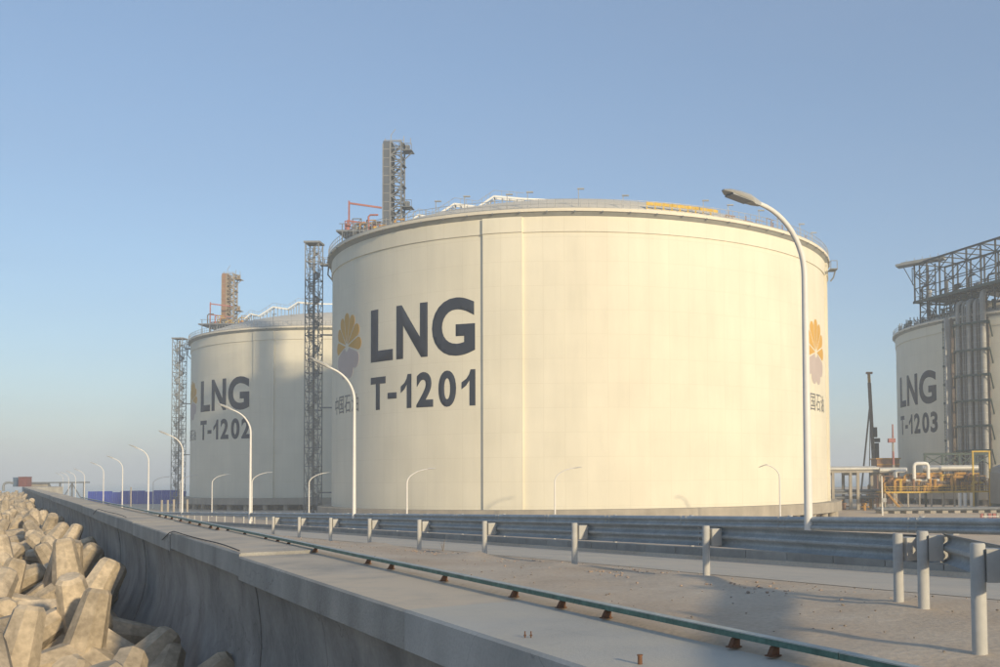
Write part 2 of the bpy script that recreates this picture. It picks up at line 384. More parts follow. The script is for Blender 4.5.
# the face hangs back under the coping and sweeps out to the toe
rs = random.Random(8)
s = -8.4; k = 0
while s < 312:
    L = 9.85
    dz = rs.uniform(-.02, .025) + (.055 if 20.5 < s < 22 else 0) - (.03 if 10 < s < 12 else 0); dn = rs.uniform(-.02, .02)
    prof = [(0 + dn, -.46 + dz), (0 + dn, -.03 + dz), (.03 + dn, dz), (1.56, -.005 + dz), (1.56, -.46 + dz)]
    steps = 6 if s < 40 else 1
    for a in range(1):
        def c0(p, s=s + .012): return RS(NE + p[0], s, ZT + p[1])
        def c1(p, s=s + L - .012): return RS(NE + p[0], s, ZT + p[1])
        MB().extrude(prof, c0, c1).build('coping_block', 'deck_new' if s < 5 else 'deck', wall)
    # two curved face panels under each coping block
    for h in range(2):
        a0 = s + h * L / 2 + .014; a1 = s + (h + 1) * L / 2 - .014; j = rs.uniform(-.02, .02)
        fp = [(.3 + j, -.455 + min(dz, 0))] + [(.3 + j - .12 * math.sin(math.pi * min(t / 5, 1)) * 0 - 1.25 * (t / 10)**2.4 + .28 * math.sin(math.pi * t / 10) , -.455 - 4.6 * t / 10) for t in range(1, 11)]
        pf = fp + [(1.5, fp[-1][1]), (1.5, -.455 + min(dz, 0))]
        MB().extrude(pf, lambda p: RS(NE + p[0], a0, ZT + p[1]), lambda p: RS(NE + p[0], a1, ZT + p[1])).build('face_panel', 'wall_concrete', wall, smooth=True)
    s += L; k += 1
# toe slab the wall stands on
MB().extrude([(-1.4, -6.6), (-1.4, -5.05), (1.5, -5.0), (1.5, -6.6)], lambda p: RS(NE + p[0], -8.4, ZT + p[1]), lambda p: RS(NE + p[0], 312, ZT + p[1])).build('toe_slab', 'wall_concrete', wall)

# ------------------------------------------------------------------ tetrapods
def tetra_mesh(name, seed):
    rr = random.Random(seed); mb = MB()
    dirs = [Vector((0, 0, 1))] + [Vector((math.cos(a) * .943, math.sin(a) * .943, -.333)) for a in (0, 2.0944, 4.18879)]
    for d in dirs:
        u = d.orthogonal().normalized(); w = d.cross(u); n = 8; vs = []
        prof = [(-.1, .55), (.28, .55), (1.8, .36), (1.92, .27)]
        for (t, r) in prof:
            for k in range(n):
                a = 2 * math.pi * (k + .5) / n; vs.append(d * t + (u * math.cos(a) + w * math.sin(a)) * r * rr.uniform(.985, 1.015))
        fs = [(i * n + k, i * n + (k + 1) % n, (i + 1) * n + (k + 1) % n, (i + 1) * n + k) for i in range(3) for k in range(n)]
        fs += [tuple(range(n))[::-1], tuple(3 * n + k for k in range(n))]
        mb.add(vs, fs)
    return mb.mesh(name, 'tetra')
TM = [tetra_mesh('tetrapod', i) for i in range(3)]
rt_ = random.Random(21)
spots = []
for row, n0 in enumerate((2.15, -.3, -2.8, -5.2)):
    s = 7.0 + rt_.random()
    while s < 300:
        n = n0 + rt_.uniform(-.5, .5); z = {0: -4.95 + .6 * sm((s - 24) / 25), 1: -4.3, 2: -4.1, 3: -4.5}[row] + rt_.uniform(-.45, .45)
        spots.append((n, s, z, rt_.random()))
        s += rt_.uniform(2.2, 2.9) * (1 if s < 120 else 1.15)
for (n0, z0) in ((1.2, -6.6), (-.8, -6.4), (-3, -6.5)):            # the layer underneath, seen through the gaps
    s = 8.0
    while s < 70:
        spots.append((n0 + rt_.uniform(-.4, .4), s, z0 + rt_.uniform(-.3, .3), rt_.random())); s += rt_.uniform(2.2, 2.8)
s = 10.5
while s < 27: spots.append((2.75 + rt_.uniform(-.25, .25), s, -5.35 + rt_.uniform(-.3, .3), rt_.random())); s += rt_.uniform(2.0, 2.6)
def vis(sp): return sp[1] + (0 if sp[0] > -2.9 else 90) + (0 if sp[2] > -5.8 else 60)
spots.sort(key=vis)
stuff = MB()
TL = {0: 'weathered concrete tetrapod in the pile along the sea wall'}
for i, (n, s, z, r) in enumerate(spots):
    rot = Matrix.Rotation(r * 6.28, 3, 'Z') @ Matrix.Rotation(rt_.uniform(-.9, .9), 3, 'X') @ Matrix.Rotation(rt_.uniform(-.9, .9), 3, 'Y') @ Matrix.Rotation(rt_.random() * 6.28, 3, 'Z')
    p = RS(n, s, z)
    if i < 290:
        o = inst('tetrapod', TM[i % 3], p, rot=rot.to_euler()); k = rt_.uniform(.9, 1.06); o.scale = (k, k, k)
        tag(o, TL[0], 'tetrapod', 'concrete tetrapods piled against the sea wall')
    else:
        me = TM[0]; stuff.add([rot @ v.co + p for v in me.vertices], [tuple(q.vertices) for q in me.polygons])
o = stuff.build('tetrapod_pile', 'tetra'); o['kind'] = 'stuff'; tag(o, 'far tetrapods of the pile running off along the sea wall', 'tetrapods')
# core of the mound below them
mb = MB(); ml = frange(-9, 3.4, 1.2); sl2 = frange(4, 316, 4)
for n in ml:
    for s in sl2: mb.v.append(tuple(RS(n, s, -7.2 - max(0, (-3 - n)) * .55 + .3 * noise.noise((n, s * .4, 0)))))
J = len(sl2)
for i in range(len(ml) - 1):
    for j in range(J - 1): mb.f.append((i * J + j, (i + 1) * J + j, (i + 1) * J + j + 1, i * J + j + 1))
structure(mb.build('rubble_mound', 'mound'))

# ------------------------------------------------------------------ green rail on rusty brackets
NP = 5.42
rail = thing('low_green_rail', RS(NP, 8, ZT), 'low green steel rail on short rusty brackets along the wall top', 'rail')
zdeck = ZT + .0
brx = [773, 734, 607, 562, 515, 445, 392, 369, 316, 289, 278, 266, 245, 228, 218, 211, 200, 190, 181, 172, 166, 160]
bs = sorted([online(x, NP) for x in brx] + [3.2, 5.2])
s = 1.5
while s < 95:
    L = 4.2; e = s + L - .012
    zz0 = -1.36 + .012 * noise.noise((s, 0, 0)); zz1 = -1.36 + .012 * noise.noise((s + L, 0, 0))
    pf = [(-.04, -.054), (.04, -.054), (.04, -.045), (-.03, -.045), (-.03, -.013), (.04, -.013), (.04, -.004), (-.04, -.004)]
    g = MB().extrude(pf, lambda p: RS(NP + p[0], s, zz0 + p[1]), lambda p: RS(NP + p[0], e, zz1 + p[1])).build('channel', 'green', rail)
    MB().extrude([(-.044, -.003), (.044, -.003), (.044, .007), (-.044, .007)], lambda p: RS(NP + p[0], s, zz0 + p[1]), lambda p: RS(NP + p[0], e, zz1 + p[1])).build('cap_strip', 'green_top', g, off=abs_loc(rail))
    s += L
for s in bs:
    mb = MB(); ax = (Vector((U.x, U.y, 0)), Vector((N.x, N.y, 0)), Vector((0, 0, 1)))
    mb.box(RS(NP - .02, s, -1.495), (.08, .12, .01), ax); mb.box(RS(NP, s, -1.452), (.04, .05, .075), ax)
    mb.extrude([(-.065, -1.489), (.03, -1.489), (.03, -1.425), (-.03, -1.425)], lambda p: RS(NP + p[0], s - .026, p[1]), lambda p: RS(NP + p[0], s + .026, p[1]))
    mb.build('bracket', 'rust', rail)
# anchor bolts and cables on the wall top
for x, y in ((525, 636), (531, 636)):
    p = ray(x, y) * (ZT / ray(x, y).z); mb = MB(); mb.tube(p + Vector((0, 0, -.05)), p + Vector((0, 0, .045)), .006, n=6); mb.tube(p, p + Vector((0, 0, .012)), .012, n=6)
    tag(mb.build('anchor_bolt', 'rust', off=p), 'rusty anchor bolt, one of a pair sticking up from the wall top', 'bolt', 'pair of anchor bolts')
p = ray(640, 662) * (ZT / ray(640, 662).z)
mb = MB(); mb.tube(p + Vector((0, 0, -.05)), p + Vector((0, 0, .05)), .02, .018, n=8); mb.tube(p + Vector((0, 0, .05)), p + Vector((0, 0, .06)), .024, n=8)
tag(mb.build('stub_pipe', 'rust', off=p), 'short brown pipe stub alone on the wall top', 'pipe')
for a, b_, lb in ((21.4, 32.3, 'black cable sagging over the edge beyond the raised coping joint'), (44.0, 60, 'dark cable lying along the far wall edge')):
    pts = []
    for k in range(25):
        t = k / 24; s = a + (b_ - a) * t
        z = ZT + .075 + .012 * math.sin(t * 9); n = NE + .06 + .05 * math.sin(t * 5)
        if t > .86: q = (t - .86) / .14; n = NE - .03 - .02 * q; z = ZT + .06 - .3 * q
        pts.append(RS(n, s, z))
    tag(MB().path(pts, .014, 6).build('cable', 'black', smooth=True), lb, 'cable')

# ------------------------------------------------------------------ guardrails
WPROF = [(0, -.155), (.018, -.15), (.075, -.112), (.083, -.095), (.083, -.075), (.075, -.058), (.012, -.02), (.006, 0), (.012, .02), (.075, .058), (.083, .075), (.083, .095), (.075, .112), (.018, .15), (0, .155)]
WPROF = WPROF + [(x - .007, z * .995) for x, z in reversed(WPROF)]
def beam(p, q, out, parent, name='beam'):
    out = Vector(out).normalized()
    return MB().extrude(WPROF, lambda w: Vector(p) + out * w[0] + Vector((0, 0, w[1])), lambda w: Vector(q) + out * w[0] + Vector((0, 0, w[1]))).build(name, 'galv', parent, smooth=True)
LPROF = [(x + .004, z * 1.01) for x, z in WPROF[:15]] + [(x - .011, z * 1.005) for x, z in reversed(WPROF[:15])]
def lap(p, d, out, parent):
    out = Vector(out).normalized(); d = Vector(d).normalized(); p = Vector(p)
    o = MB().extrude(LPROF, lambda w: p - d * .16 + out * w[0] + Vector((0, 0, w[1])), lambda w: p + d * .16 + out * w[0] + Vector((0, 0, w[1]))).build('lap_joint', 'galv', parent, smooth=True)
    mb = MB()
    for a in (-.11, .11):
        for z, x in ((-.13, .045), (-.04, .045), (.04, .045), (.13, .045)):
            q = p + d * a + Vector((0, 0, z)) + out * x; mb.bar(q - out * .035, q + out * .035, .026)
    mb.build('bolts', 'post', o, off=abs_loc(parent))
def roundpost(base, h, r, parent, sink=.4):
    mb = MB(); b_ = Vector(base)
    mb.path([b_ - Vector((0, 0, sink)), b_ + Vector((0, 0, h - .012)), b_ + Vector((0, 0, h))], [r, r, r * .85], 14)
    return mb.build('post', 'post', parent, smooth=True)
near = thing('guardrail', RS(9.1, 12.6, G(9.1, 12.6)), 'steel guardrail on round posts standing on the sandy verge', 'guardrail')
npx = [(699.5, 529, 580.5), (571, 525.6, 567.6), (486, 524.4, 559), (421, 522.5, 553), (369, 521.4, 547.8), (331, 518.6, 543.8), (298.6, 517.7, 540)]
posts = []
n0, s0 = 9.1, 12.6
posts = [(9.1, 12.5 + 4.22 * k) for k in range(8)]
pb = onground(899, 605); n9, s9 = NS(pb); posts = [(n9, s9)] + posts
for (n, s) in posts:
    b_ = RS(n, s, G(n, s)); o = roundpost(b_, .8, .057, near)
    mb = MB(); ax = (Vector((N.x, N.y, 0)), Vector((U.x, U.y, 0)), Vector((0, 0, 1)))
    mb.box(b_ + Vector((N.x, N.y, 0)) * .15 + Vector((0, 0, .62)), (.18, .16, .26), ax)
    mb.build('spacer_block', 'post', near)
pts = [RS(n, s, G(n, s) + .62) + Vector((N.x, N.y, 0)) * .25 for n, s in posts]
pc = onground(924, 610)
cp = RS(NS(pc)[0] + .12, NS(pc)[1] + .1, pc.z + .66)
for k in range(len(pts) - 1): beam(pts[k], pts[k + 1], (N.x, N.y, 0), near)
beam(pts[0] + (pts[0] - pts[1]).normalized() * .55, pts[0], (N.x, N.y, 0), near)
e = pts[-1]; e2 = e + Vector((U.x, U.y, 0)) * .7
beam(e, e2, (N.x, N.y, 0), near, 'end_terminal')
for k in range(1, len(pts) - 1): lap(pts[k] + (pts[k + 1] - pts[k]).normalized() * .45, pts[k + 1] - pts[k], (N.x, N.y, 0), near)
# the return rail that bends round towards the viewer
ret = thing('guardrail', pc, 'short return guardrail with tall corner post meeting the verge rail at its end', 'guardrail')
def heightat(p, ytop, x):
    d = ray(x, ytop); return d.z * p.y / 1.0 - p.z
h1 = heightat(pc, 531, 919); roundpost(pc, h1, .062, ret)
pd = onground(980, 654); h2 = heightat(pd, 543, 978); roundpost(pd, h2, .062, ret)
dr = (pd - pc); dr.z = 0; dr.normalize(); pe = pd + dr * 3.4 + Vector((.25, 0, .03)); roundpost(pe, h2, .062, ret)
out = Vector((-dr.y, dr.x, 0))
if out.x < 0: out = -out
for q, h in ((pc, h1), (pd, h2), (pe, h2)):
    ax = (out, dr, Vector((0, 0, 1))); MB().box(q + out * .13 + Vector((0, 0, h - .18)), (.15, .15, .27), ax).build('spacer_block', 'post', ret)
ra = pc + out * .21 + Vector((0, 0, h1 - .18)); rb = pd + out * .21 + Vector((0, 0, h2 - .18)); rc = pe + out * .21 + Vector((0, 0, h2 - .18))
beam(ra - (rb - ra).normalized() * .12, rb, out, ret); beam(rb, rc, out, ret); beam(rc, rc + (rc - rb) * .8, out, ret)
# torn end plate and bolts at the corner
mb = MB(); ax = (out, dr, Vector((0, 0, 1)))
mb.box(ra + out * .05 - dr * .16 + Vector((0, 0, -.02)), (.1, .02, .3), ax); mb.bar(ra + out * .1 - dr * .2 + Vector((0, 0, .13)), ra + out * .12 + dr * .12 + Vector((0, 0, .15)), .06, .012)
mb.build('end_plate', 'post', ret)
mb = MB()
for z in (-.09, .0, .09): mb.box(ra + out * .1 - dr * .05 + Vector((0, 0, z)), (.035, .035, .035))
mb.build('corner_bolts', 'black', ret)

far = thing('guardrail', RS(15.6, 14, G(15.6, 14)), 'long steel guardrail above the kerb on the far side of the road', 'guardrail')
NF = 15.55
fs_ = [2 + 4 * k for k in range(60)]
pm = MB().path([(0, 0, -.5), (0, 0, .88), (0, 0, .892)], [.057, .057, .05], 10).mesh('post', 'post', smooth=True)
sm_ = MB().box((0, 0, 0), (.16, .16, .26)).mesh('spacer_block', 'post')
fz = lambda s: G(14.9, s) + .22
for s in fs_:
    inst('post', pm, RS(NF, s, fz(s)), far)
    if s < 60: inst('spacer_block', sm_, RS(NF - .14, s, fz(s) + .72), far, rot=(0, 0, math.atan2(N.y, N.x)))
for k in range(len(fs_) - 1):
    a, b_ = fs_[k], fs_[k + 1]
    beam(RS(NF - .22, a, fz(a) + .72), RS(NF - .22, b_, fz(b_) + .72), (-N.x, -N.y, 0), far)
for k in range(14):
    a = fs_[k]; lap(RS(NF - .22, a, fz(a) + .72), RS(0, 4, fz(a + 4) - fz(a)), (-N.x, -N.y, 0), far)
beam(RS(NF - .22, -2, fz(-2) + .72), RS(NF - .22, 2, fz(2) + .72), (-N.x, -N.y, 0), far)

# ------------------------------------------------------------------ tall street lamps along the road
def tall_lamp(base, h, label, group=None, detail=True, ang=66, rad=1.75, hk=1.0, ext=.35):
    t = thing('street_lamp', base, label, 'street lamp', group)
    B = Vector(base); a = Vector((-N.x, -N.y, 0)); L = 2.35
    rb = .1
    pts = [B + Vector((0, 0, -.3)), B + Vector((0, 0, .2)), B + Vector((0, 0, h - .3 - rad))]; rr = [rb, rb, .072]
    for k in range(1, 13):
        q = k / 12 * R_(ang)
        pts.append(B + Vector((0, 0, h - .3 - rad)) + a * (rad * (1 - math.cos(q))) + Vector((0, 0, rad * math.sin(q)))); rr.append(.072 - .022 * k / 12)
    e = pts[-1]; d = (a * math.sin(R_(ang)) + Vector((0, 0, math.cos(R_(ang))))).normalized()
    pts.append(e + d * ext); rr.append(.045); e = pts[-1]
    MB().path(pts, rr, 12 if detail else 8).build('pole', 'lamp', t, smooth=True)
    MB().box(B + Vector((0, 0, .02)), (.36, .36, .04)).build('base_plate', 'lamp', t)
    # cobra head
    sd_ = Vector((U.x, U.y, 0)); up = sd_.cross(d).normalized()
    if up.z < 0: up = -up
    mb = MB(); prof = []
    for (t_, w, ht, lo) in ((-.12, .055, .05, -.05), (.08, .1, .09, -.07), (.3, .19, .1, -.05), (.62, .2, .085, -.05), (.9, .16, .055, -.035), (1.05, .05, .02, -.015)):
        prof.append([e + d * (t_ * hk) + sd_ * x + up * z for x, z in ((-w, 0), (-w * .7, ht * .75), (0, ht), (w * .7, ht * .75), (w, 0), (w * .85, lo), (-w * .85, lo))])
    vs = [v for r in prof for v in r]; n = 7
    fs = [(i * n + k, i * n + (k + 1) % n, (i + 1) * n + (k + 1) % n, (i + 1) * n + k) for i in range(5) for k in range(n)] + [tuple(range(n)), tuple(5 * n + k for k in range(n))]
    mb.add(vs, fs); hd = mb.build('lamp_head', 'lamp_head', t, smooth=True)
    if detail:
        MB().box(e + d * (.55 * hk) + up * -.055, (.6 * hk, .3, .03), (d, sd_, up)).build('lens', 'lens', hd, off=B)
    return t
NL = 15.28
LAMPS = [(808.5, 8.12, 'tall white street lamp standing in front of the sunlit right half of tank T-1201'),
         (354, 8.75, 'tall white street lamp beside the T of the T-1201 lettering, before the stair tower'),
         (250, 8.8, 'tall white street lamp in front of the T-1202 lettering'),
         (182, 9.1, 'tall white street lamp in front of the stair tower of tank T-1202'), (148, 9.3, None), (122, 9.4, None), (103, 9.6, None), (84, 9.5, None), (75, 9.4, None), (68, 9.4, None), (62.5, 9.4, None)]
for x, h, lb in LAMPS:
    s = online(x, NL); base = RS(NL, s, G(14.9, s) + .24)
    tall_lamp(base, h, lb or 'tall white street lamp farther along the row, standing before the open sea', None if lb else 'street lamps before the sea', detail=x > 150, **(dict(ang=81, rad=1.5, hk=.88, ext=.12) if x > 800 else {}))

# ------------------------------------------------------------------ smaller lamps in the tank yard
def yard_lamp(x, Y, top, xt, label, group=None, hook=False):
    p = aty(x, 500, Y); p.z = YARD; t = thing('yard_lamp', p, label, 'lamp', group)
    tip = aty(xt, top, Y); L = tip.x - p.x; zt = tip.z
    pts = [p + Vector((0, 0, -.2))]; rr = [.11]
    H = zt - YARD
    pts.append(p + Vector((0, 0, H - 1.7))); rr.append(.085)
    for k in range(1, 10):
        q = k / 9 * R_(78); pts.append(p + Vector((L * .9 * (1 - math.cos(q)) / (1 - math.cos(R_(78))), 0, H - 1.7 + 1.6 * math.sin(q) / math.sin(R_(78))))); rr.append(.085 - .03 * k / 9)
    MB().path(pts, rr, 8).build('pole', 'lamp', t, smooth=True)
    e = pts[-1]; sg = 1 if L > 0 else -1
    mb = MB()
    ring = []
    for (u, w, a, b_) in ((-.2, .05, .04, -.05), (.15, .16, .08, -.06), (.6, .15, .07, -.06), (.85, .04, .02, -.02)):
        ring.append([e + Vector((sg * u, y, z + (.1 * u if not hook else -.35 * u))) for y, z in ((-w, 0), (0, a), (w, 0), (0, b_))])
    vs = [v for r in ring for v in r]
    fs = [(i * 4 + k, i * 4 + (k + 1) % 4, (i + 1) * 4 + (k + 1) % 4, (i + 1) * 4 + k) for i in range(3) for k in range(4)] + [(0, 1, 2, 3), (12, 13, 14, 15)]
    mb.add(vs, fs).build('lamp_head', 'lamp_head' if hook else 'lamp', t)
yard_lamp(407, 116, 468, 431, 'small white lamp with curved arm in front of tank T-1201 below the number')
yard_lamp(555, 118, 467, 577, 'small white lamp with curved arm before T-1201, right of its flat buttress')
yard_lamp(780, 120, 464, 764, 'small lamp with drooping head, arm bent the other way, near the right edge of T-1201', hook=True)
yard_lamp(309, 152, 472, 329, 'small white lamp with curved arm at the foot of the T-1201 stair tower')
yard_lamp(212, 190, 474, 228, 'small white lamp with curved arm below the T-1202 number')
yard_lamp(252, 165, 472, 269, 'small white lamp almost hidden behind the tall lamp before T-1202')
yard_lamp(180, 215, 475, 195, 'small white lamp behind the tall lamp at the T-1202 stair tower')
yard_lamp(153, 250, 476.5, 168, 'small white lamp in front of the blue hoarding')

# ------------------------------------------------------------------ storage tanks
RT_ = 41.0; ZB = -4.2; ZRING = 32.05; ZTOP = 34.1; ZLIP = 35.0; DOME = 8.3
def dome_z(r): return ZLIP - .1 + DOME * (math.sqrt(max(0, 1 - (r / 41.0)**2 * .75)) - .5) / .5
def polar(C, r, deg, z): return Vector((C[0] + r * math.cos(R_(deg)), C[1] + r * math.sin(R_(deg)), z))
_fontcache = {}
def glyph(ch, bold):
    if (ch, bold) in _fontcache: return _fontcache[(ch, bold)]
    cu = bpy.data.curves.new('glyph', 'FONT'); cu.body = ch; cu.fill_mode = 'BOTH'; cu.resolution_u = 6; cu.offset = bold
    ob = bpy.data.objects.new('glyph', cu); col.objects.link(ob)
    dg = bpy.context.evaluated_depsgraph_get(); me = bpy.data.meshes.new_from_object(ob.evaluated_get(dg))
    bpy.data.objects.remove(ob, do_unlink=True)
    _fontcache[(ch, bold)] = me; return me
ONE = [(.58, 0), (1, 0), (1, 1), (.66, 1), (.56, .87), (.36, .75), (0, .65), (0, .46), (.32, .55), (.58, .7)]
def wrap(me_or_pts, C, r, deg0, deg1, z0, z1, name, mt, parent, thick=.03):
    """fit a flat outline into the box deg0..deg1 x z0..z1 of the cylinder, as a thin painted relief"""
    bm = bmesh.new()
    if isinstance(me_or_pts, bpy.types.Mesh): bm.from_mesh(me_or_pts)
    else:
        vs = [bm.verts.new((p[0], p[1], 0)) for p in me_or_pts]; bm.faces.new(vs)
    bmesh.ops.remove_doubles(bm, verts=bm.verts, dist=1e-5)
    xs = [v.co.x for v in bm.verts]; ys = [v.co.y for v in bm.verts]
    x0, x1, y0, y1 = min(xs), max(xs), min(ys), max(ys)
    for v in bm.verts:
        v.co = Vector(((v.co.x - x0) / (x1 - x0) * (deg1 - deg0) + deg0, (v.co.y - y0) / max(y1 - y0, 1e-6) * (z1 - z0) + z0, 0))
    d = math.ceil(deg0) 
    while d < deg1:
        bmesh.ops.bisect_plane(bm, geom=bm.verts[:] + bm.edges[:] + bm.faces[:], plane_co=(d, 0, 0), plane_no=(1, 0, 0)); d += 1.0
    bmesh.ops.triangulate(bm, faces=bm.faces)
    ret_ = bmesh.ops.extrude_face_region(bm, geom=bm.faces[:])
    for v in ret_['geom']:
        if isinstance(v, bmesh.types.BMVert): v.co.z = thick
    o = abs_loc(parent)
    for v in bm.verts: v.co = polar(C, r + v.co.z, v.co.x, v.co.y) - o
    bmesh.ops.recalc_face_normals(bm, faces=bm.faces)
    me = bpy.data.meshes.new(name); bm.to_mesh(me); bm.free(); me.materials.append(M[mt])
    ob = bpy.data.objects.new(name, me); col.objects.link(ob); ob.parent = parent; return ob
def emblem(C, deg, z, w, h, parent, mt1='orange', mt2='mauve'):
    """flower mark: six amber petals above, mauve scalloped lower part"""
    root = None
    def fan(a0, a1, lobes, r0):
        pts = []
        if lobes == 1:
            am = (a0 + a1) / 2; pts.append((r0 * math.cos(am), r0 * math.sin(am)))
        else:
            for k in range(9): a = a1 + (a0 - a1) * k / 8; pts.append((r0 * math.cos(a), r0 * math.sin(a)))
        for L in range(lobes):
            b0 = a0 + (a1 - a0) * L / lobes; b1 = a0 + (a1 - a0) * (L + 1) / lobes
            for k in range(9):
                t = k / 8; a = b0 + (b1 - b0) * t; pts.append(((.83 + .17 * math.sin(math.pi * t)**.6) * math.cos(a), (.83 + .17 * math.sin(math.pi * t)**.6) * math.sin(a)))
        return pts
    def place(pts, name, mt):
        xs = [p[0] for p in pts]; ys = [p[1] for p in pts]
        # angle grows to the right seen from outside
        return wrap(pts, C, RT_, deg + min(xs) * w / 2, deg + max(xs) * w / 2, z + min(ys) * h / 2, z + max(ys) * h / 2, name, mt, parent)
    for k in range(7):
        a0 = R_(-14) + k * R_(208) / 7; place(fan(a0 + R_(1.6), a0 + R_(208) / 7 - R_(1.6), 1, .1), 'emblem_petal', mt1)
    place(fan(R_(197), R_(343), 4, .16), 'emblem_base', mt2)
LET = [('L', -133.5, -126.4, 16.35, 23.75), ('N', -125.35, -117.3, 16.35, 23.75), ('G', -116.25, -106.95, 16.2, 24.0),
       ('T', -133.5, -128.6, 9.6, 14.2), ('-', -127.9, -125.3, 11.0, 11.85), ('1', -124.1, -121.3, 9.55, 14.2), ('2', -120, -116, 9.55, 14.3), ('0', -114.75, -110.9, 9.45, 14.3)]
def tank(C, rot, last, label, full=True, paint='tank_paint'):
    t = thing('storage_tank', (C[0], C[1], YARD), label, 'tank', None)
    wall_ = MB().lathe([(RT_, ZB), (RT_, ZTOP), (RT_ - .8, ZTOP), (RT_ - .8, ZB)], 180, C).build('wall', paint, t, smooth=True)
    MB().lathe([(RT_ + .16, ZRING), (RT_ + .16, ZTOP - .02), (RT_ + .002, ZTOP - .02), (RT_ + .002, ZRING)], 180, C).build('ring_beam', paint, t, smooth=True)
    MB().lathe([(RT_ + .8, ZLIP - .4), (RT_ + .8, ZLIP), (RT_ - 1.4, ZLIP), (RT_ - 1.4, ZLIP - .4)], 180, C).build('eaves', 'trim', t, smooth=True)
    MB().lathe([(RT_ + .1, ZTOP + .003), (RT_ + .62, ZLIP - .42), (RT_ - 1.3, ZLIP - .42), (RT_ - 1.3, ZTOP + .003)], 180, C).build('gutter', 'gutter', t, smooth=True)
    prof = [(40.6 * k / 20, dome_z(40.6 * k / 20)) for k in range(21)]
    MB().lathe(prof + [(40.6, ZTOP + .1), (0.01, ZTOP + .1)], 96, C).build('roof', 'roof', t, smooth=True)
    for k in range(4):
        a = -101.4 + rot + 90 * k; hw = 3.75
        for (nm, r1, z0, z1) in (('buttress', RT_ + .36, ZB, ZRING - .004), ('buttress_cap', RT_ + .52, ZRING, ZTOP - .03)):
            MB().lathe([(RT_ + .003, z0), (RT_ + .003, z1), (r1, z1), (r1, z0)], 6, C, R_(a - hw), R_(a + hw)).build(nm, paint, t)
    mb = MB()                              # eaves brackets
    for k in range(72): a = 360 * k / 72 + 2; mb.box(polar(C, RT_ + .78, a, ZLIP - .46), (.22, .22, .16))
    o = mb.build('eaves_brackets', 'steel', t); o['kind'] = 'stuff'
    mb = MB()                              # handrail round the roof edge
    nn = 240; rr = RT_ + .62
    for k in range(nn):
        a = 360 * k / nn; b_ = 360 * (k + 1) / nn; mb.bar(polar(C, rr, a, ZLIP), polar(C, rr, a, ZLIP + 1.2), .06)
        for z in (.6, 1.2): mb.bar(polar(C, rr, a, ZLIP + z), polar(C, rr, b_, ZLIP + z), .05)
        mb.bar(polar(C, rr, a, ZLIP + .09), polar(C, rr, b_, ZLIP + .09), .02, .16)
    mb.build('handrail', 'steel_light', t)
    slab = MB().lathe([(43.1, ZB - 1.5), (43.1, ZB - .001), (2, ZB - .001), (2, ZB - 1.5)], 120, C).build('base_slab', 'slab', t, smooth=True)
    cm = MB().path([(0, 0, YARD - .3), (0, 0, ZB - 1.5)], .62, 14).mesh('column', 'slab', smooth=True)
    for rad, cnt in ((41.9, 52), (36, 34)):
        for k in range(cnt):
            q = polar(C, rad, 360 * k / cnt + 1, 0); o = inst('column', cm, q, t); o.location.z = -YARD
    MB().lathe([(30, YARD - .2), (30, ZB - 1.51), (29, ZB - 1.51), (29, YARD - .2)], 48, C).build('inner_skirt', 'grey_panel', t)
    for ch, a, b_, z0, z1 in LET + [(last, -109.75, -106.9, 9.5, 14.3) if last == '1' else (last, -110.1, -106.6, 9.5, 14.3)]:
        wrap(ONE if ch == '1' else glyph(ch, .034), C, RT_, a + rot, b_ + rot, z0, z1, 'painted_letter', 'ink', t)
    return t
C1 = (-9.7, 170.5); C2 = (-76.0, 268.65); C3 = (105.5, 245.0)
t1 = tank(C1, 0, '1', 'huge cream storage tank lettered LNG T-1201')
t2 = tank(C2, -3.1, '2', 'cream storage tank lettered LNG T-1202, partly hidden behind a larger-looking tank')
t3 = tank(C3, -49.3, '3', 'grey-shaded storage tank lettered LNG T-1203 with tall silver pipes up its side')
emblem(C1, -144.6, 19.5, 14.6, 9.9, t1); emblem(C1, -26.4, 18.7, 13.2, 10.2, t1); emblem(C2, -147.6, 19.5, 14.6, 9.9, t2)
def hanzi(C, deg, z0, z1, w, parent):
    for k, ch in enumerate('\u4e2d\u56fd\u77f3\u6cb9'):
        a = deg - w / 2 + w * k / 4; wrap(glyph(ch, .004), C, RT_, a + .25, a + w / 4 - .35, z0, z1, 'painted_letter', 'stencil', parent)
hanzi(C1, -146, 9.7, 12.3, 16, t1); hanzi(C1, -27.2, 9.7, 12.3, 15, t1); hanzi(C2, -149.1, 9.7, 12.3, 16, t2)

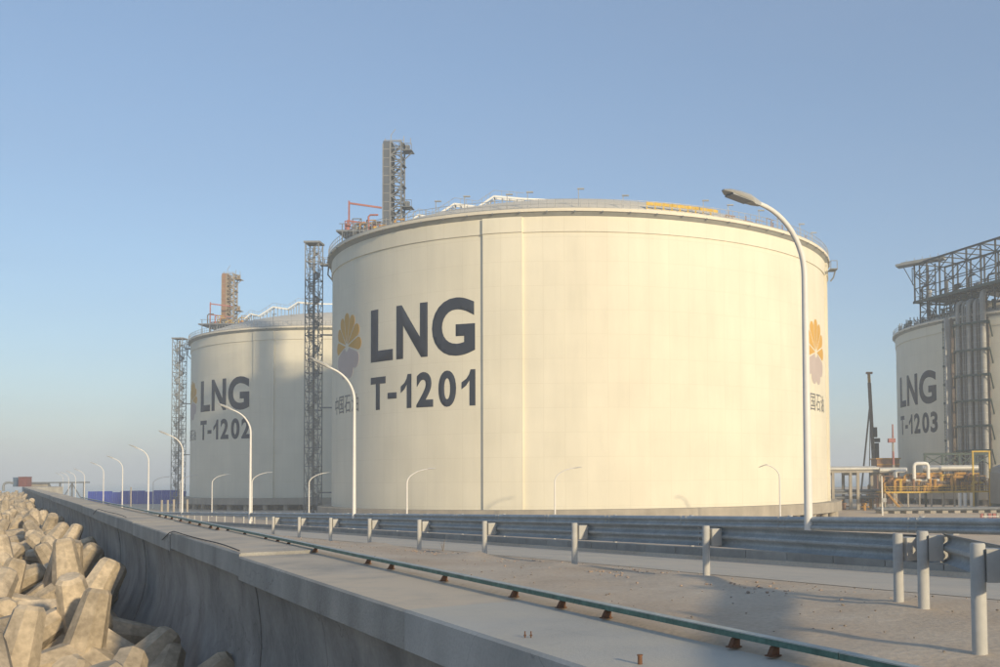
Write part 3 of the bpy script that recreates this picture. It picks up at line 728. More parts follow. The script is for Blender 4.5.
def lattice(mb, base, w, d, z0, z1, n, t=.16):
    """four legs with ladder bracing on all sides"""
    cs = [Vector((base[0] + a * w / 2, base[1] + b_ * d / 2, 0)) for a, b_ in ((-1, -1), (1, -1), (1, 1), (-1, 1))]
    for c in cs: mb.bar(c + Vector((0, 0, z0)), c + Vector((0, 0, z1)), t)
    for k in range(n):
        za = z0 + (z1 - z0) * k / n; zb = z0 + (z1 - z0) * (k + 1) / n
        for i in range(4):
            p, q = cs[i], cs[(i + 1) % 4]; mb.bar(p + Vector((0, 0, zb)), q + Vector((0, 0, zb)), t * .7)
            if k % 2: p, q = q, p
            mb.bar(p + Vector((0, 0, za)), q + Vector((0, 0, zb)), t * .6)
def roof_gear(C, parent, ztop, towermat, seed, tdx):
    rg = random.Random(seed); bx, by = C[0] - 35.4 + tdx, C[1] + 6.5
    # vent tower: dark clad riser with a lattice stair beside it and side platforms
    tw = MB().box((bx - 1.2, by, (36 + ztop - 1) / 2 + 1), (1.25, 2.6, ztop - 38), None).build('tower_riser', 'riser' if towermat == 'steel' else 'brown', parent)
    mb = MB()
    for k in range(14): z = 38 + (ztop - 40) * k / 13; mb.box((bx - 1.2, by, z), (1.38, 2.7, .16))
    for a in (-1.82, -.6): mb.bar((bx + a, by - 1.36, 37), (bx + a, by - 1.36, ztop - 1), .16)
    mb.build('riser_frame', 'steel_mid' if towermat == 'steel' else 'tan', tw, off=abs_loc(parent))
    mb = MB(); lattice(mb, (bx + .45, by), 1.9, 2.6, 35.5, ztop - .6, 20, .24)
    k = 0; z = 37.0
    while z < ztop - 2:                   # stair flights inside the lattice
        a, b_ = (bx - .4, bx + 1.5) if k % 2 else (bx + 1.5, bx - .4)
        mb.bar((a, by - .5, z), (b_, by - .5, z + 1.8), .8, .12); mb.box((b_, by, z + 1.85), (.7, 2.2, .1)); z += 1.9; k += 1
    mb.build('stair_lattice', towermat, parent)
    for z in (ztop - 1.6, 36 + (ztop - 36) * .52, 36 + (ztop - 36) * .27):
        mb = MB(); mb.box((bx + 2.4, by, z - .5), (1.7, 2.4, .14)); mb.bar((bx + 1.7, by, z - 1.9), (bx + 3.1, by, z - .6), .14)
        for a in (1.7, 2.4, 3.2): mb.bar((bx + a, by - 1.1, z - .5), (bx + a, by - 1.1, z + .7), .08)
        mb.bar((bx + 1.7, by - 1.1, z + .7), (bx + 3.2, by - 1.1, z + .7), .08); mb.box((bx + 2.2, by + .3, z + .2), (.7, .8, 1.1))
        mb.build('side_platform', towermat, parent)
    mb = MB()
    for a, h in ((-1.6, 1.2), (-.6, 1.9), (.9, 1.0), (1.7, 1.6), (2.9, 1.2)): mb.bar((bx + a, by - .5, ztop - 1), (bx + a, by - .5, ztop - 1 + h), .1)
    mb.bar((bx - 1.9, by - .5, ztop - .1), (bx + 1.8, by - .5, ztop - .1), .08); mb.bar((bx - .6, by - .5, ztop + .8), (bx + .2, by - .5, ztop + 1.9), .08)
    mb.build('tower_mast', 'steel_light', parent)
    # red gantry frame
    mb = MB(); x0, x1 = C[0] - 41.3, C[0] - 35.8; y = C[1] + 1.5
    mb.bar((x0, y + 1.5, 35), (x0, y + 1.5, 45.3), .16); mb.bar((x0 + .75, y, 35), (x0 + .75, y, 48.3), .24)
    mb.bar((x0 + .75, y, 47.9), (x1 + .7, y + 1, 47.3), .22, .3); mb.bar((x0, y + 1.5, 45.2), (x1 + .4, y + 1.6, 44.4), .2, .28); mb.bar((x0 + .75, y, 42.6), (x1, y, 42.5), .22)
    mb.bar((x1 - 2.2, y, 44.6), (x1, y, 43.0), .25); mb.bar((x1, y, 35.5), (x1, y, 44.4), .26)
    mb.build('red_gantry', 'red', parent)
    # pump deck with pipework
    mb = MB(); mb.box((C[0] - 33.5, C[1] - 1.0, 41.2), (14, 10, .3))
    for a in range(-6, 8, 2): mb.bar((C[0] - 33.5 + a, C[1] - 5.9, 35.2), (C[0] - 33.5 + a, C[1] - 5.9, 42.4), .14)
    mb.bar((C[0] - 40, C[1] - 5.9, 42.4), (C[0] - 27, C[1] - 5.9, 42.4), .1); mb.build('pump_deck', 'steel', parent)
    for i in range(48):
        x = C[0] - 40 + rg.random() * 12.5; yy = C[1] - 5 + rg.random() * 7; h = rg.uniform(.6, 3.0) * (1 if x < C[0] - 31 else .55); m = rg.choice(['yellow', 'ochre', 'ochre', 'scaffold', 'red', 'pipe', 'steel', 'steel'])
        mb = MB()
        if i % 3 == 0: mb.path([(x, yy, 41.3), (x, yy, 41.3 + h - .3), (x + .3, yy, 41.3 + h), (x + 1.6, yy, 41.3 + h)], .16, 7)
        elif i % 3 == 1: mb.tube((x, yy, 41.3), (x, yy, 41.3 + h * .5), .4, .3, 8); mb.tube((x, yy, 41.3 + h * .5), (x, yy, 41.3 + h * .7), .5, .5, 8); mb.bar((x, yy, 41.3 + h * .7), (x, yy, 41.3 + h * .85), .15)
        else:
            mb.bar((x, yy, 41.3), (x, yy, 41.3 + h), .14); mb.bar((x + 1.5, yy, 41.3), (x + 1.5, yy, 41.3 + h), .14); mb.bar((x, yy, 41.3 + h), (x + 1.5, yy, 41.3 + h), .14); mb.bar((x, yy, 41.3 + h * .5), (x + 1.5, yy, 41.3 + h), .09)
        mb.build('deck_pipework', m, parent)
    # saw-tooth stair up the dome: white stringers on small trestles
    Y = C[1] - 5.5; zz = [(-28.8, 42.2), (-26.9, 43.9), (-24.6, 43.3), (-20.9, 45.7), (-17, 45.1), (-14.3, 46.9), (-9.3, 46.4)]
    st = MB()
    for k in range(len(zz) - 1):
        for y in (Y, Y + 1.4): st.bar((C[0] + zz[k][0], y, zz[k][1]), (C[0] + zz[k + 1][0], y, zz[k + 1][1]), .16, .3)
    w = st.build('roof_stair', 'white', parent); mb = MB()
    for k in range(len(zz)):
        x = C[0] + zz[k][0]; r = math.hypot(zz[k][0], Y - C[1]); mb.bar((x, Y + .7, dome_z(r) - .2), (x, Y + .7, zz[k][1]), .2)
        if k < len(zz) - 1:
            for f in (.25, .5, .75):
                xa = zz[k][0] + (zz[k + 1][0] - zz[k][0]) * f; za = zz[k][1] + (zz[k + 1][1] - zz[k][1]) * f
                mb.bar((C[0] + xa, Y, za), (C[0] + xa, Y, za + 1.0), .06); mb.bar((C[0] + xa, Y + .7, dome_z(math.hypot(xa, 5.5)) - .2), (C[0] + xa, Y + .7, za), .14)
            mb.bar((C[0] + zz[k][0], Y, zz[k][1] + 1.0), (C[0] + zz[k + 1][0], Y, zz[k + 1][1] + 1.0), .06)
    mb.build('stair_trestle', 'steel_light', w, off=abs_loc(parent))
    MB().bar((C[0] - 9.3, Y, 46.4), (C[0] + 3, Y + 3, 46.6), .16, .3).build('roof_stair', 'white', parent)
    # floodlight poles round the edge
    for a in (-117, -109, -101.5, -96, -88, -79, -63, -56, -49, -41, -33, -24):
        mb = MB(); h = rg.uniform(2.2, 3.2); q = polar(C, 40.2, a + rg.uniform(-1, 1), ZLIP - .1); mb.bar(q, q + Vector((0, 0, h)), .09); mb.box(q + Vector((.3, 0, h)), (.9, .3, .14)); mb.build('edge_light', 'steel_light', parent)
roof_gear(C1, t1, 60.6, 'steel', 4, 1.6)
roof_gear(C2, t2, 57.5, 'tan', 5, -1.8)
# yellow and black barrier and pipe gear on the T-1201 edge
for k in range(9):
    a = -74 + k * 1.75; mb = MB(); mb.bar(polar(C1, 39.4, a, ZLIP - .1), polar(C1, 39.4, a, ZLIP + 1.75), .2); mb.bar(polar(C1, 39.4, a, ZLIP + 1.55), polar(C1, 39.4, a + 1.75, ZLIP + 1.5), .16, .42); mb.bar(polar(C1, 39.4, a, ZLIP + .75), polar(C1, 39.4, a + 1.75, ZLIP + .75), .12, .2)
    mb.build('barrier_panel', 'yellow', t1)
rg = random.Random(9)
for k in range(26):
    mb = MB(); a = -56 + k * 1.35; r = rg.uniform(38.5, 40); h = rg.uniform(.8, 2.4); p = polar(C1, r, a, ZLIP - .1); mb.bar(p, p + Vector((0, 0, h)), .12)
    if k % 3 == 0: mb.bar(p + Vector((0, 0, h)), polar(C1, r, a + 2.5, ZLIP + h - .1), .1)
    mb.build('edge_pipe', 'brown', t1)
mb = MB(); q = polar(C1, 42, -15.5, 33.4); mb.box(q + Vector((.4, 0, -.6)), (1.2, 2.4, .12))
for a in (-.1, .9): mb.bar(q + Vector((a, -1.1, -.6)), q + Vector((a, -1.1, .7)), .09)
mb.bar(q + Vector((-.1, -1.1, .7)), q + Vector((.9, -1.1, .7)), .09); mb.path([q + Vector((0, 0, -2.4)), q + Vector((.5, 0, -1.8)), q + Vector((.8, 0, -.7))], .12, 6); mb.build('edge_platform', 'steel', t1)

# ------------------------------------------------------------------ stair towers
def stair_tower(x, y, ztop, w, Ct, zb, ties, label):
    t = thing('stair_tower', (x, y, YARD), label, 'stair tower')
    cs = [Vector((x + a * w / 2, y + b_ * w / 2, 0)) for a, b_ in ((-1, -1), (1, -1), (1, 1), (-1, 1))]
    for c in cs: MB().bar(c + Vector((0, 0, YARD - .2)), c + Vector((0, 0, ztop)), .13).build('leg', 'steel_mid', t)
    MB().tube((x, y, YARD), (x, y, ztop - .4), .2, n=8).build('centre_pole', 'steel_mid', t)
    MB().box((x, y, ztop + .1), (w + .45, w + .45, .3)).build('roof_cap', 'steel_mid', t)
    mb = MB(); nb = 15
    for k in range(nb):
        z = YARD + (ztop - YARD) * (k + 1) / nb
        for i in range(4):
            p, q = cs[i], cs[(i + 1) % 4]; mb.bar(p + Vector((0, 0, z)), q + Vector((0, 0, z)), .11)
            zz = z - (ztop - YARD) / nb; mb.bar(p + Vector((0, 0, zz)), q + Vector((0, 0, z)), .07)
            for f in (.33, .66): zz = z - (ztop - YARD) / nb * f; mb.bar(p + Vector((0, 0, zz)), q + Vector((0, 0, zz)), .05)
    mb.build('bracing', 'steel_mid', t)
    mb = MB(); turns = 11; st = turns * 18; r = w / 2 - .12; H = ztop - 1.2 - YARD
    for k in range(st):
        a0 = 2 * math.pi * turns * k / st; a1 = 2 * math.pi * turns * (k + 1.1) / st; z = YARD + H * k / st
        vs = [(x + .3 * math.cos(a0), y + .3 * math.sin(a0), z), (x + r * math.cos(a0), y + r * math.sin(a0), z), (x + r * math.cos(a1), y + r * math.sin(a1), z), (x + .3 * math.cos(a1), y + .3 * math.sin(a1), z)]
        dz = .14; vs = vs + [(a, b_, c - dz) for a, b_, c in vs]
        mb.add(vs, [(0, 1, 2, 3), (7, 6, 5, 4), (0, 4, 5, 1), (1, 5, 6, 2), (2, 6, 7, 3), (3, 7, 4, 0)])
        p = Vector((x + r * math.cos(a0), y + r * math.sin(a0), z)); q = Vector((x + r * math.cos(a1), y + r * math.sin(a1), z + H / st))
        mb.bar(p + Vector((0, 0, 1)), q + Vector((0, 0, 1)), .06)
        mb.bar(p + Vector((0, 0, .5)), q + Vector((0, 0, .5)), .05)
        if k % 3 == 0: mb.bar(p, p + Vector((0, 0, 1)), .05)
    mb.build('spiral_stair', 'steel_mid', t)
    dv = Vector((Ct[0] - x, Ct[1] - y, 0)); L = dv.length - RT_; dv.normalize(); sv = Vector((-dv.y, dv.x, 0))
    mb = MB(); A = Vector((x, y, zb)) + dv * (w / 2 - .1); B = Vector((x, y, zb)) + dv * (L - .25); mb.bar(A, B, 1.2, .28)
    for f in range(4):
        for s_i in (-.6, .6): p = A + (B - A) * (f / 3) + sv * s_i; mb.bar(p, p + Vector((0, 0, 1.1)), .08)
    for s_i in (-.6, .6): mb.bar(A + sv * s_i + Vector((0, 0, 1.1)), B + sv * s_i + Vector((0, 0, 1.1)), .07)
    mb.path([B + Vector((0, 0, -.2)) - dv * .6, B + Vector((0, 0, -1.6)) - dv * .7, B + Vector((0, 0, -2.6)) + dv * .1], .12, 6); mb.build('bridge', 'steel_mid', t)
    for z in ties: MB().bar(Vector((x, y, z)) + dv * (w / 2 - .1), Vector((x, y, z)) + dv * (L + .02), .22).build('tie_beam', 'steel_mid', t)
    return t
stair_tower(-53.0, 162.0, 38.4, 2.15, C1, 35.0, (23.5, 11.6, -2.2), 'grey lattice stair tower with spiral steps between tanks T-1201 and T-1202')
stair_tower(-117.3, 254.0, 36.0, 2.5, C2, 33.6, (19.5, 6.5), 'lattice stair tower with spiral steps on the seaward side of tank T-1202')

# ------------------------------------------------------------------ T-1203: pipe risers, tray and roof platform
def onT3(x, off, z): 
    p = cyl(x, 400, C3, RT_ + off); return Vector((p.x, p.y, z))
for x, r in ((959.3, .42), (964.3, .2), (966.4, .12), (970.2, .55), (976.6, .4), (980, .15), (984.8, .66)):
    p = onT3(x, 1.9, 0); tz = 37.0 + (2.6 if r > .6 else 1.0); dirv = (Vector((C3[0], C3[1], 0)) - Vector((p.x, p.y, 0))).normalized()
    pts = [p + Vector((0, 0, -2)), p + Vector((0, 0, tz - 1.6))] + [p + Vector((0, 0, tz - 1.6)) + dirv * (1.6 * (1 - math.cos(q))) + Vector((0, 0, 1.6 * math.sin(q))) for q in (.4, .8, 1.2, 1.57)]
    pts.append(pts[-1] + dirv * 6)
    o = MB().path(pts, r, 12).build('riser_pipe', 'riserpipe', t3, smooth=True)
    mb = MB()
    for k in range(24): mb.path([p + Vector((0, 0, -1 + k * 1.55)), p + Vector((0, 0, -.88 + k * 1.55))], r + .035, 12)
    mb.build('pipe_band', 'steel_light', o, off=abs_loc(t3))
for y_ in (323, 350, 375.5, 401, 426.5, 451):
    A = onT3(955, 2.9, 0); B = onT3(991, 2.9, 0); Y = (A.y + B.y) / 2; z = (474 - y_) * Y / 1000
    mb = MB(); mb.bar(A + Vector((0, 0, z)), B + Vector((0, 0, z)), .35, .4); A2 = onT3(955, 1.0, z); B2 = onT3(991, 1.0, z); mb.bar(A2, B2, .35, .4)
    mb.bar(A + Vector((0, 0, z)), onT3(955, -.02, z), .3); mb.bar(B + Vector((0, 0, z)), onT3(991, -.02, z), .3); mb.bar(B + Vector((0, 0, z)), onT3(994, .05, z - 3), .26); mb.bar(A + Vector((0, 0, z)), onT3(955, .05, z - 2.6), .24)
    mb.build('pipe_bracket', 'darkgreen', t3)
pa, pb_ = onT3(954.5, .3, 0), onT3(990.5, .3, 0); a0_ = math.atan2(pa.y - C3[1], pa.x - C3[0]); a1_ = math.atan2(pb_.y - C3[1], pb_.x - C3[0])
MB().lathe([(RT_ + .04, -2), (RT_ + .3, -2), (RT_ + .3, 34), (RT_ + .04, 34)], 8, C3, a0_, a1_).build('gap_shade_sheet', 'scaffold', t3)  # dark sheet added for the shade and scaffold between the pipes
a = onT3(949.5, .6, 0); mb = MB(); mb.box(a + Vector((0, 0, 16)), (1.5, .8, 38)); mb.build('cable_tray', 'steel_light', t3)
a = onT3(954, .5, 0); MB().box(a + Vector((0, 0, 16)), (.9, .7, 37.6)).build('dark_strip', 'scaffold', t3)  # dark upright strip filling the gap beside the cable tray
mb = MB(); a = onT3(945.5, .45, 0)
mb.bar(a + Vector((-.25, 0, -3)), a + Vector((-.25, 0, 36)), .1); mb.bar(a + Vector((.25, 0, -3)), a + Vector((.25, 0, 36)), .1)
for k in range(60): mb.bar(a + Vector((-.25, 0, -3 + k * .65)), a + Vector((.25, 0, -3 + k * .65)), .07)
for k in range(9): mb.box(a + Vector((0, -.2, -1 + k * 4.2)), (.9, .5, .5))
mb.build('ladder', 'darkgreen', t3)
# platform
PA = Vector((65.6, 236, 0)); PB = Vector((77.5, 207, 0)); e1 = (PB - PA).normalized(); Lp = (PB - PA).length + 14
e2 = Vector((-e1.y, e1.x, 0))
if e2.dot(Vector((C3[0], C3[1], 0)) - PA) < 0: e2 = -e2
ZF, ZP = 40.7, 49.8
def pp(u, v, z): return PA + e1 * u + e2 * v + Vector((0, 0, z))
mb = MB(); mb.bar(pp(-.6, 0, ZF), pp(Lp, 0, ZF), .3, .6); mb.bar(pp(-.6, 9, ZF), pp(Lp, 9, ZF), .3, .6)
for k in range(12): mb.bar(pp(Lp * k / 11, 0, ZF - .1), pp(Lp * k / 11, 9, ZF - .1), .25, .4)
mb.box(pp(Lp / 2, 4.5, ZF + .3), (Lp, 9, .08), (e1, e2, Vector((0, 0, 1))))
mb.build('platform_floor', 'darkgreen', t3)
nb = 10
for v in (0, 9):
    mb = MB()
    for k in range(nb + 1):
        u = Lp * k / nb; zt = ZP; mb.bar(pp(u, v, ZF), pp(u, v, zt), .34)
        if k < nb:
            u2 = Lp * (k + 1) / nb; mb.bar(pp(u, v, zt), pp(u2, v, ZP), .3, .42)
            mb.bar(pp(u, v, ZF + 3.2), pp(u2, v, ZF + 3.2), .18); mb.bar(pp(u, v, ZF + 6.4), pp(u2, v, ZF + 6.4), .2)
            a_, b2 = (u, u2) if k % 2 else (u2, u)
            mb.bar(pp(a_, v, ZF + 3.2), pp(b2, v, ZF + 6.4), .16); mb.bar(pp(b2, v, ZF + 6.4), pp(a_, v, zt), .16)
            for f in (.33, .66): mb.bar(pp(u + (u2 - u) * f, v, ZF), pp(u + (u2 - u) * f, v, ZF + 1.2), .07)
            mb.bar(pp(u, v, ZF + 1.2), pp(u2, v, ZF + 1.2), .08)
    mb.build('platform_truss', 'dark', t3)
mb = MB()
for k in range(nb + 1): u = Lp * k / nb; mb.bar(pp(u, 0, ZP), pp(u, 9, ZP), .22)
mb.build('roof_beams', 'dark', t3)
mb = MB()                                 # end stair tower of the platform, two lattice bays down to the roof edge
for (u, v) in ((0, 1.5), (2.6, 1.5), (0, 4), (2.6, 4)): mb.bar(pp(u, v, 34.5), pp(u, v, ZP), .28)
z = 35.0; k = 0
while z < ZP - 1.5:
    for v in (1.5, 4): mb.bar(pp(0, v, z), pp(2.6, v, z), .16); mb.bar(pp(0 if k % 2 else 2.6, v, z), pp(2.6 if k % 2 else 0, v, z + 1.7), .14)
    for u in (0, 2.6): mb.bar(pp(u, 1.5, z), pp(u, 4, z), .16)
    z += 1.7; k += 1
for k in range(9): mb.bar(pp(4 + k * 3.6, 1, 35), pp(4 + k * 3.6, 1, ZF), .3); mb.bar(pp(4 + k * 3.6, 1, 36), pp(7.6 + k * 3.6, 1, ZF), .16)
mb.build('platform_legs', 'dark', t3)
mb = MB()                                 # crane beam and canopy reaching out over the edge
w0 = pp(6, 4, ZP + .8); tipv = pp(0, 4, 0) - Vector((7.4, 0, 0)); tip = Vector((tipv.x, tipv.y, ZP - .2))
mb.bar(w0 + Vector((0, 0, -.2)), tip, 3.2, .5); mb.bar(w0 + Vector((0, 0, .35)), tip + Vector((1, 0, .8)), .3); mb.bar(tip + Vector((0, 0, .1)), tip + Vector((1.2, 0, .9)), .25)
for k in range(6): p = w0 + (tip - w0) * (k / 6); mb.bar(p + Vector((0, -1.5, .1)), p + Vector((0, -1.5, 1.0)), .1)
mb.build('canopy', 'grey_panel', t3)
mb = MB(); mb.bar(tip + Vector((1.6, 0, -.3)), pp(-.5, 1.5, ZP - 7), .16); mb.bar(tip + Vector((3.6, 0, -.3)), tip + Vector((3.6, 0, -4.4)), .16); mb.bar(tip + Vector((3.7, 0, -.3)), pp(0, 1.5, ZP - 3), .14)
mb.build('canopy_stay', 'dark', t3)
rg = random.Random(12)
for k in range(54):
    u = rg.uniform(1, Lp - 2); v = rg.uniform(.8, 7); z0 = rg.choice([ZF + .35, 36.2]); h = rg.uniform(1, 3.2); m = rg.choice(['dark', 'pipe', 'steel', 'darkgreen', 'dark', 'brown', 'steel_light']); mb = MB()
    if k % 2: mb.tube(pp(u, v, z0 - .6), pp(u, v, z0 + h * .6), .45, .45, 8); mb.tube(pp(u, v, z0 + h * .6), pp(u, v, z0 + h * .8), .6, .5, 8)
    else: mb.path([pp(u, v, z0 - .6), pp(u, v, z0 + h - .4), pp(u + .4, v, z0 + h), pp(u + 2, v, z0 + h)], .25, 8)
    mb.build('platform_equipment', m, t3)
for k in range(90):
    mb = MB(); a = -196 + k * .62; r = rg.uniform(36.5, 40.3); p = polar(C3, r, a, 34.8); h = rg.uniform(.8, 3.4) + max(0, k - 20) * .02; mb.bar(p, p + Vector((0, 0, h)), .18)
    if k % 2: mb.bar(p + Vector((0, 0, h * .8)), polar(C3, r - .2, a + 2.2, 35 + rg.uniform(.8, 2.4)), .2)
    elif k % 4 == 0: mb.box(p + Vector((0, 0, h * .6)), (.9, .7, .8))
    mb.build('edge_pipe', rg.choice(('dark', 'darkgreen', 'steel')), t3)


# ------------------------------------------------------------------ plant between T-1201 and T-1203
def frame(mb, x0, x1, y, zt, t=.35, z0=YARD - .2):
    mb.bar((x0, y, z0), (x0, y, zt), t); mb.bar((x1, y, z0), (x1, y, zt), t); mb.bar((x0 - t / 2, y, zt - t / 2), (x1 + t / 2, y, zt - t / 2), t * .98)
def X(px, Y): return ray(px, 490).x * Y
def Z(py, px, Y): return ray(px, py).z * Y
Y = 198.0; xa, xb = X(826, Y), X(880.5, Y); zt = Z(473, 850, Y)
pr = thing('pipe_rack', ((xa + xb) / 2, Y, YARD), 'pale concrete pipe rack with white pipe on top beside tank T-1201', 'pipe rack')
for px in (833, 850.5, 858, 880):
    x = X(px, Y)
    for dy in (0, 7): MB().bar((x, Y + dy, YARD - .2), (x, Y + dy, zt - .45), .55).build('column', 'slab', pr)
    MB().bar((x, Y - .4, zt - .2), (x, Y + 7.4, zt - .2), .5, .48).build('cross_beam', 'slab', pr)
for dy in (0, 7): MB().bar((xa, Y + dy, zt + .25), (xb, Y + dy, zt + .25), .4, .42).build('long_beam', 'slab', pr)
for dy, r, dz in ((.6, .36, .85), (2, .3, .8), (3.4, .45, .95), (5.4, .3, .8)): MB().tube((xa - 8, Y + dy, zt + dz - .03), (xb, Y + dy, zt + dz - .03), r, n=12).build('pipe', 'pipe', pr, smooth=True)
for z in (-3.3, -4.6):
    for dy in (1, 3, 5): MB().tube((xa - 4, Y + dy, z), (xb + 2, Y + dy, z), .28, n=8).build('pipe', 'steel', pr, smooth=True)
MB().bar((xa - 4, Y + .2, -3.75), (xb, Y + .2, -3.75), .25, .3).build('mid_beam', 'steel', pr)
rg = random.Random(31)
for k in range(14):
    x = xa + (xb - xa) * rg.random(); mb = MB(); h = rg.uniform(.8, 2.4); y = Y + rg.uniform(-3.5, 7)
    mb.tube((x, y, YARD - .1), (x, y, YARD + h), .35, .3, 8); mb.tube((x, y, YARD + h), (x, y, YARD + h + .25), .55, n=8); mb.bar((x - .9, y, YARD + h * .6), (x + .9, y, YARD + h * .6), .25)
    tag(mb.build('valve', rg.choice(['steel', 'brown', 'ochre', 'darkgreen'])), 'small valve and pump set standing under the concrete pipe rack', 'valve', 'valves under the pipe rack')
# process skid
Y = 192.0
sk = thing('process_skid', (X(938, Y), Y, YARD), 'yellow steel process skid crowded with valves and pipes before tank T-1203', 'process plant')
x0, x1 = X(884, Y), X(988, Y); zd = Z(492, 930, Y)
MB().box(((x0 + x1) / 2, Y + 3, zd), (x1 - x0, 8, .3)).build('deck', 'yellow', sk)
for k in range(10): x = x0 + (x1 - x0) * k / 9; MB().bar((x, Y - .6, YARD - .2), (x, Y - .6, zd - .16), .3).build('leg', 'slab', sk)
for k in range(9):
    xa, xb = x0 + (x1 - x0) * k / 9, x0 + (x1 - x0) * (k + 1) / 9; mb = MB()
    frame(mb, xa, xb, Y - .8, zd + 1.1, .1, zd + .16); mb.bar((xa, Y - .8, zd + .6), (xb, Y - .8, zd + .6), .08); mb.build('railing_panel', 'yellow', sk)
MB().tube((X(886, Y), Y + 5, Z(470, 900, Y)), (X(914, Y), Y + 5, Z(470, 900, Y)), .55, n=12).build('pipe', 'pipe', sk, smooth=True)
MB().tube((X(930, Y), Y + 5, Z(468, 950, Y)), (X(987, Y), Y + 5, Z(468, 950, Y)), .62, n=12).build('pipe', 'pipe', sk, smooth=True)
MB().path([(X(901, Y), Y + 4, zd), (X(901, Y), Y + 4, Z(472.5, 900, Y)), (X(903, Y), Y + 4, Z(471, 900, Y)), (X(912, Y), Y + 4, Z(471, 900, Y))], .36, 10).build('pipe', 'white', sk, smooth=True)
za = Z(463.5, 920, Y); lo = Z(479, 920, Y); r = .35
MB().path([(X(914.5, Y), Y, lo), (X(914.5, Y), Y, za - .5), (X(915.5, Y), Y, za - .12), (X(917.5, Y), Y, za), (X(925.5, Y), Y, za), (X(927.5, Y), Y, za - .12), (X(928.5, Y), Y, za - .5), (X(928.5, Y), Y, lo)], r, 10).build('expansion_loop', 'white', sk, smooth=True)
MB().path([(X(x, Y), Y + 1, lo - .3) for x in (905, 942)], .32, 10).build('pipe', 'pipe', sk, smooth=True)
mb = MB()                                 # dark manifold of vertical bars
for k in range(22): x = X(908 + k * 2.0, Y); mb.tube((x, Y + .6, zd + .15), (x, Y + .6, Z(481 + (k % 3), 930, Y)), .16, n=6); mb.box((x, Y + .5, zd + 1.2 + .5 * (k % 2)), (.34, .3, .4))
mb.bar((X(907, Y), Y + .6, Z(482, 930, Y)), (X(953, Y), Y + .6, Z(482, 930, Y)), .3); mb.bar((X(907, Y), Y + .6, Z(487, 930, Y)), (X(953, Y), Y + .6, Z(487, 930, Y)), .25); mb.build('manifold', 'scaffold', sk)
for k in range(150):
    x = X(rg.uniform(886, 984), Y); y = Y + rg.uniform(-.3, 6); h = rg.uniform(.8, 3.3); m = rg.choice(['yellow', 'ochre', 'ochre', 'brown', 'scaffold', 'ochre', 'brown']); mb = MB()
    if k % 3 == 0: mb.path([(x, y, zd + .1), (x, y, zd + h), (x + .3, y, zd + h + .3), (x + 2.2, y, zd + h + .3)], .26, 7)
    elif k % 3 == 1: mb.tube((x, y, zd + .1), (x, y, zd + h), .3, .3, 8); mb.tube((x, y, zd + h), (x, y, zd + h + .25), .5, .4, 8)
    else: frame(mb, x, x + rg.uniform(1, 3), y, zd + h + .4, .14, zd + .1); mb.bar((x, y, zd + h * .5), (x + 1, y, zd + h * .5), .12)
    mb.build('skid_pipework', m, sk)
MB().box((X(966, Y), Y + 5.5, Z(478, 960, Y)), (X(981, Y) - X(951, Y), 1.2, 1.3)).build('header_panel', 'ochre', sk)
for px in (957.5, 962.7, 969.3): MB().path([(X(px, Y), Y - 1.2, YARD - .1), (X(px, Y), Y - 1.2, zd - .3), (X(px, Y), Y - 1.2, zd - .2)], [.36, .36, .3], 10).build('vessel', 'white', sk, smooth=True)
mb = MB(); mb.bar((X(884, Y), Y - 2, zd), (X(896, Y), Y - 5, YARD), .7, .15); mb.bar((X(884, Y), Y - 2, zd + 1), (X(896, Y), Y - 5, YARD + 1), .08); mb.build('access_stair', 'ochre', sk)
# frames behind the skid
Y = 199.0
ft = thing('support_frame', (X(950, Y), Y, YARD), 'dark green steel support frame below the silver pipes of T-1203', 'steel frame'); zt = Z(454, 950, Y); zl = Z(465, 950, Y)
xs = [X(p, Y) for p in (925.5, 943, 960, 975, 991)]
MB().bar((xs[0] - .2, Y, zt), (xs[-1], Y, zt), .5, .45).build('top_beam', 'darkgreen', ft)
for x in xs: MB().bar((x, Y, YARD - .2), (x, Y, zt - .23), .38).build('post', 'darkgreen', ft)
for k in range(4): MB().bar((xs[k], Y, zl), (xs[k + 1], Y, zt - .2), .2).build('brace', 'darkgreen', ft); MB().bar((xs[k], Y + .22, zt - .2), (xs[k + 1], Y + .22, zl), .2).build('brace', 'darkgreen', ft)
Y = 190.0; yf = thing('portal_frame', (X(978, Y), Y - 2, YARD), 'slim yellow portal frame standing at the end of the process skid', 'steel frame'); zt = Z(452.5, 975, Y)
for px in (970, 986.5): MB().bar((X(px, Y), Y - 2, YARD - .2), (X(px, Y), Y - 2, zt), .26).build('post', 'yellow', yf)
MB().bar((X(969, Y), Y - 2, zt + .14), (X(987.5, Y), Y - 2, zt + .14), .3, .28).build('top_beam', 'yellow', yf)
# enclosed grey building at the right edge
Y = 176.0; gb = thing('compressor_house', (X(1010, Y), Y, YARD), 'grey rounded shelter with dark base at the right of the process skid', 'building')
xa, xb = X(990.5, Y + 12), X(1060, Y + 12); zt = Z(464, 1000, Y)
MB().extrude([(-.1, YARD + 1.4), (-.1, zt - 1.6), (.5, zt - .5), (1.8, zt), (xb - xa, zt), (xb - xa, YARD + 1.4)], lambda p: Vector((xa + p[0], Y, p[1])), lambda p: Vector((xa + p[0], Y + 12, p[1]))).build('shell', 'grey_panel', gb)
MB().box(((xa + xb) / 2 + .1, Y + 6, YARD + .65), (xb - xa - .2, 11.8, 1.5)).build('plinth', 'darkgreen', gb)
MB().bar((xa + .4, Y - .05, zt - .6), (xb, Y - .05, zt - .3), .1, .12).build('roof_trim', 'white', gb)
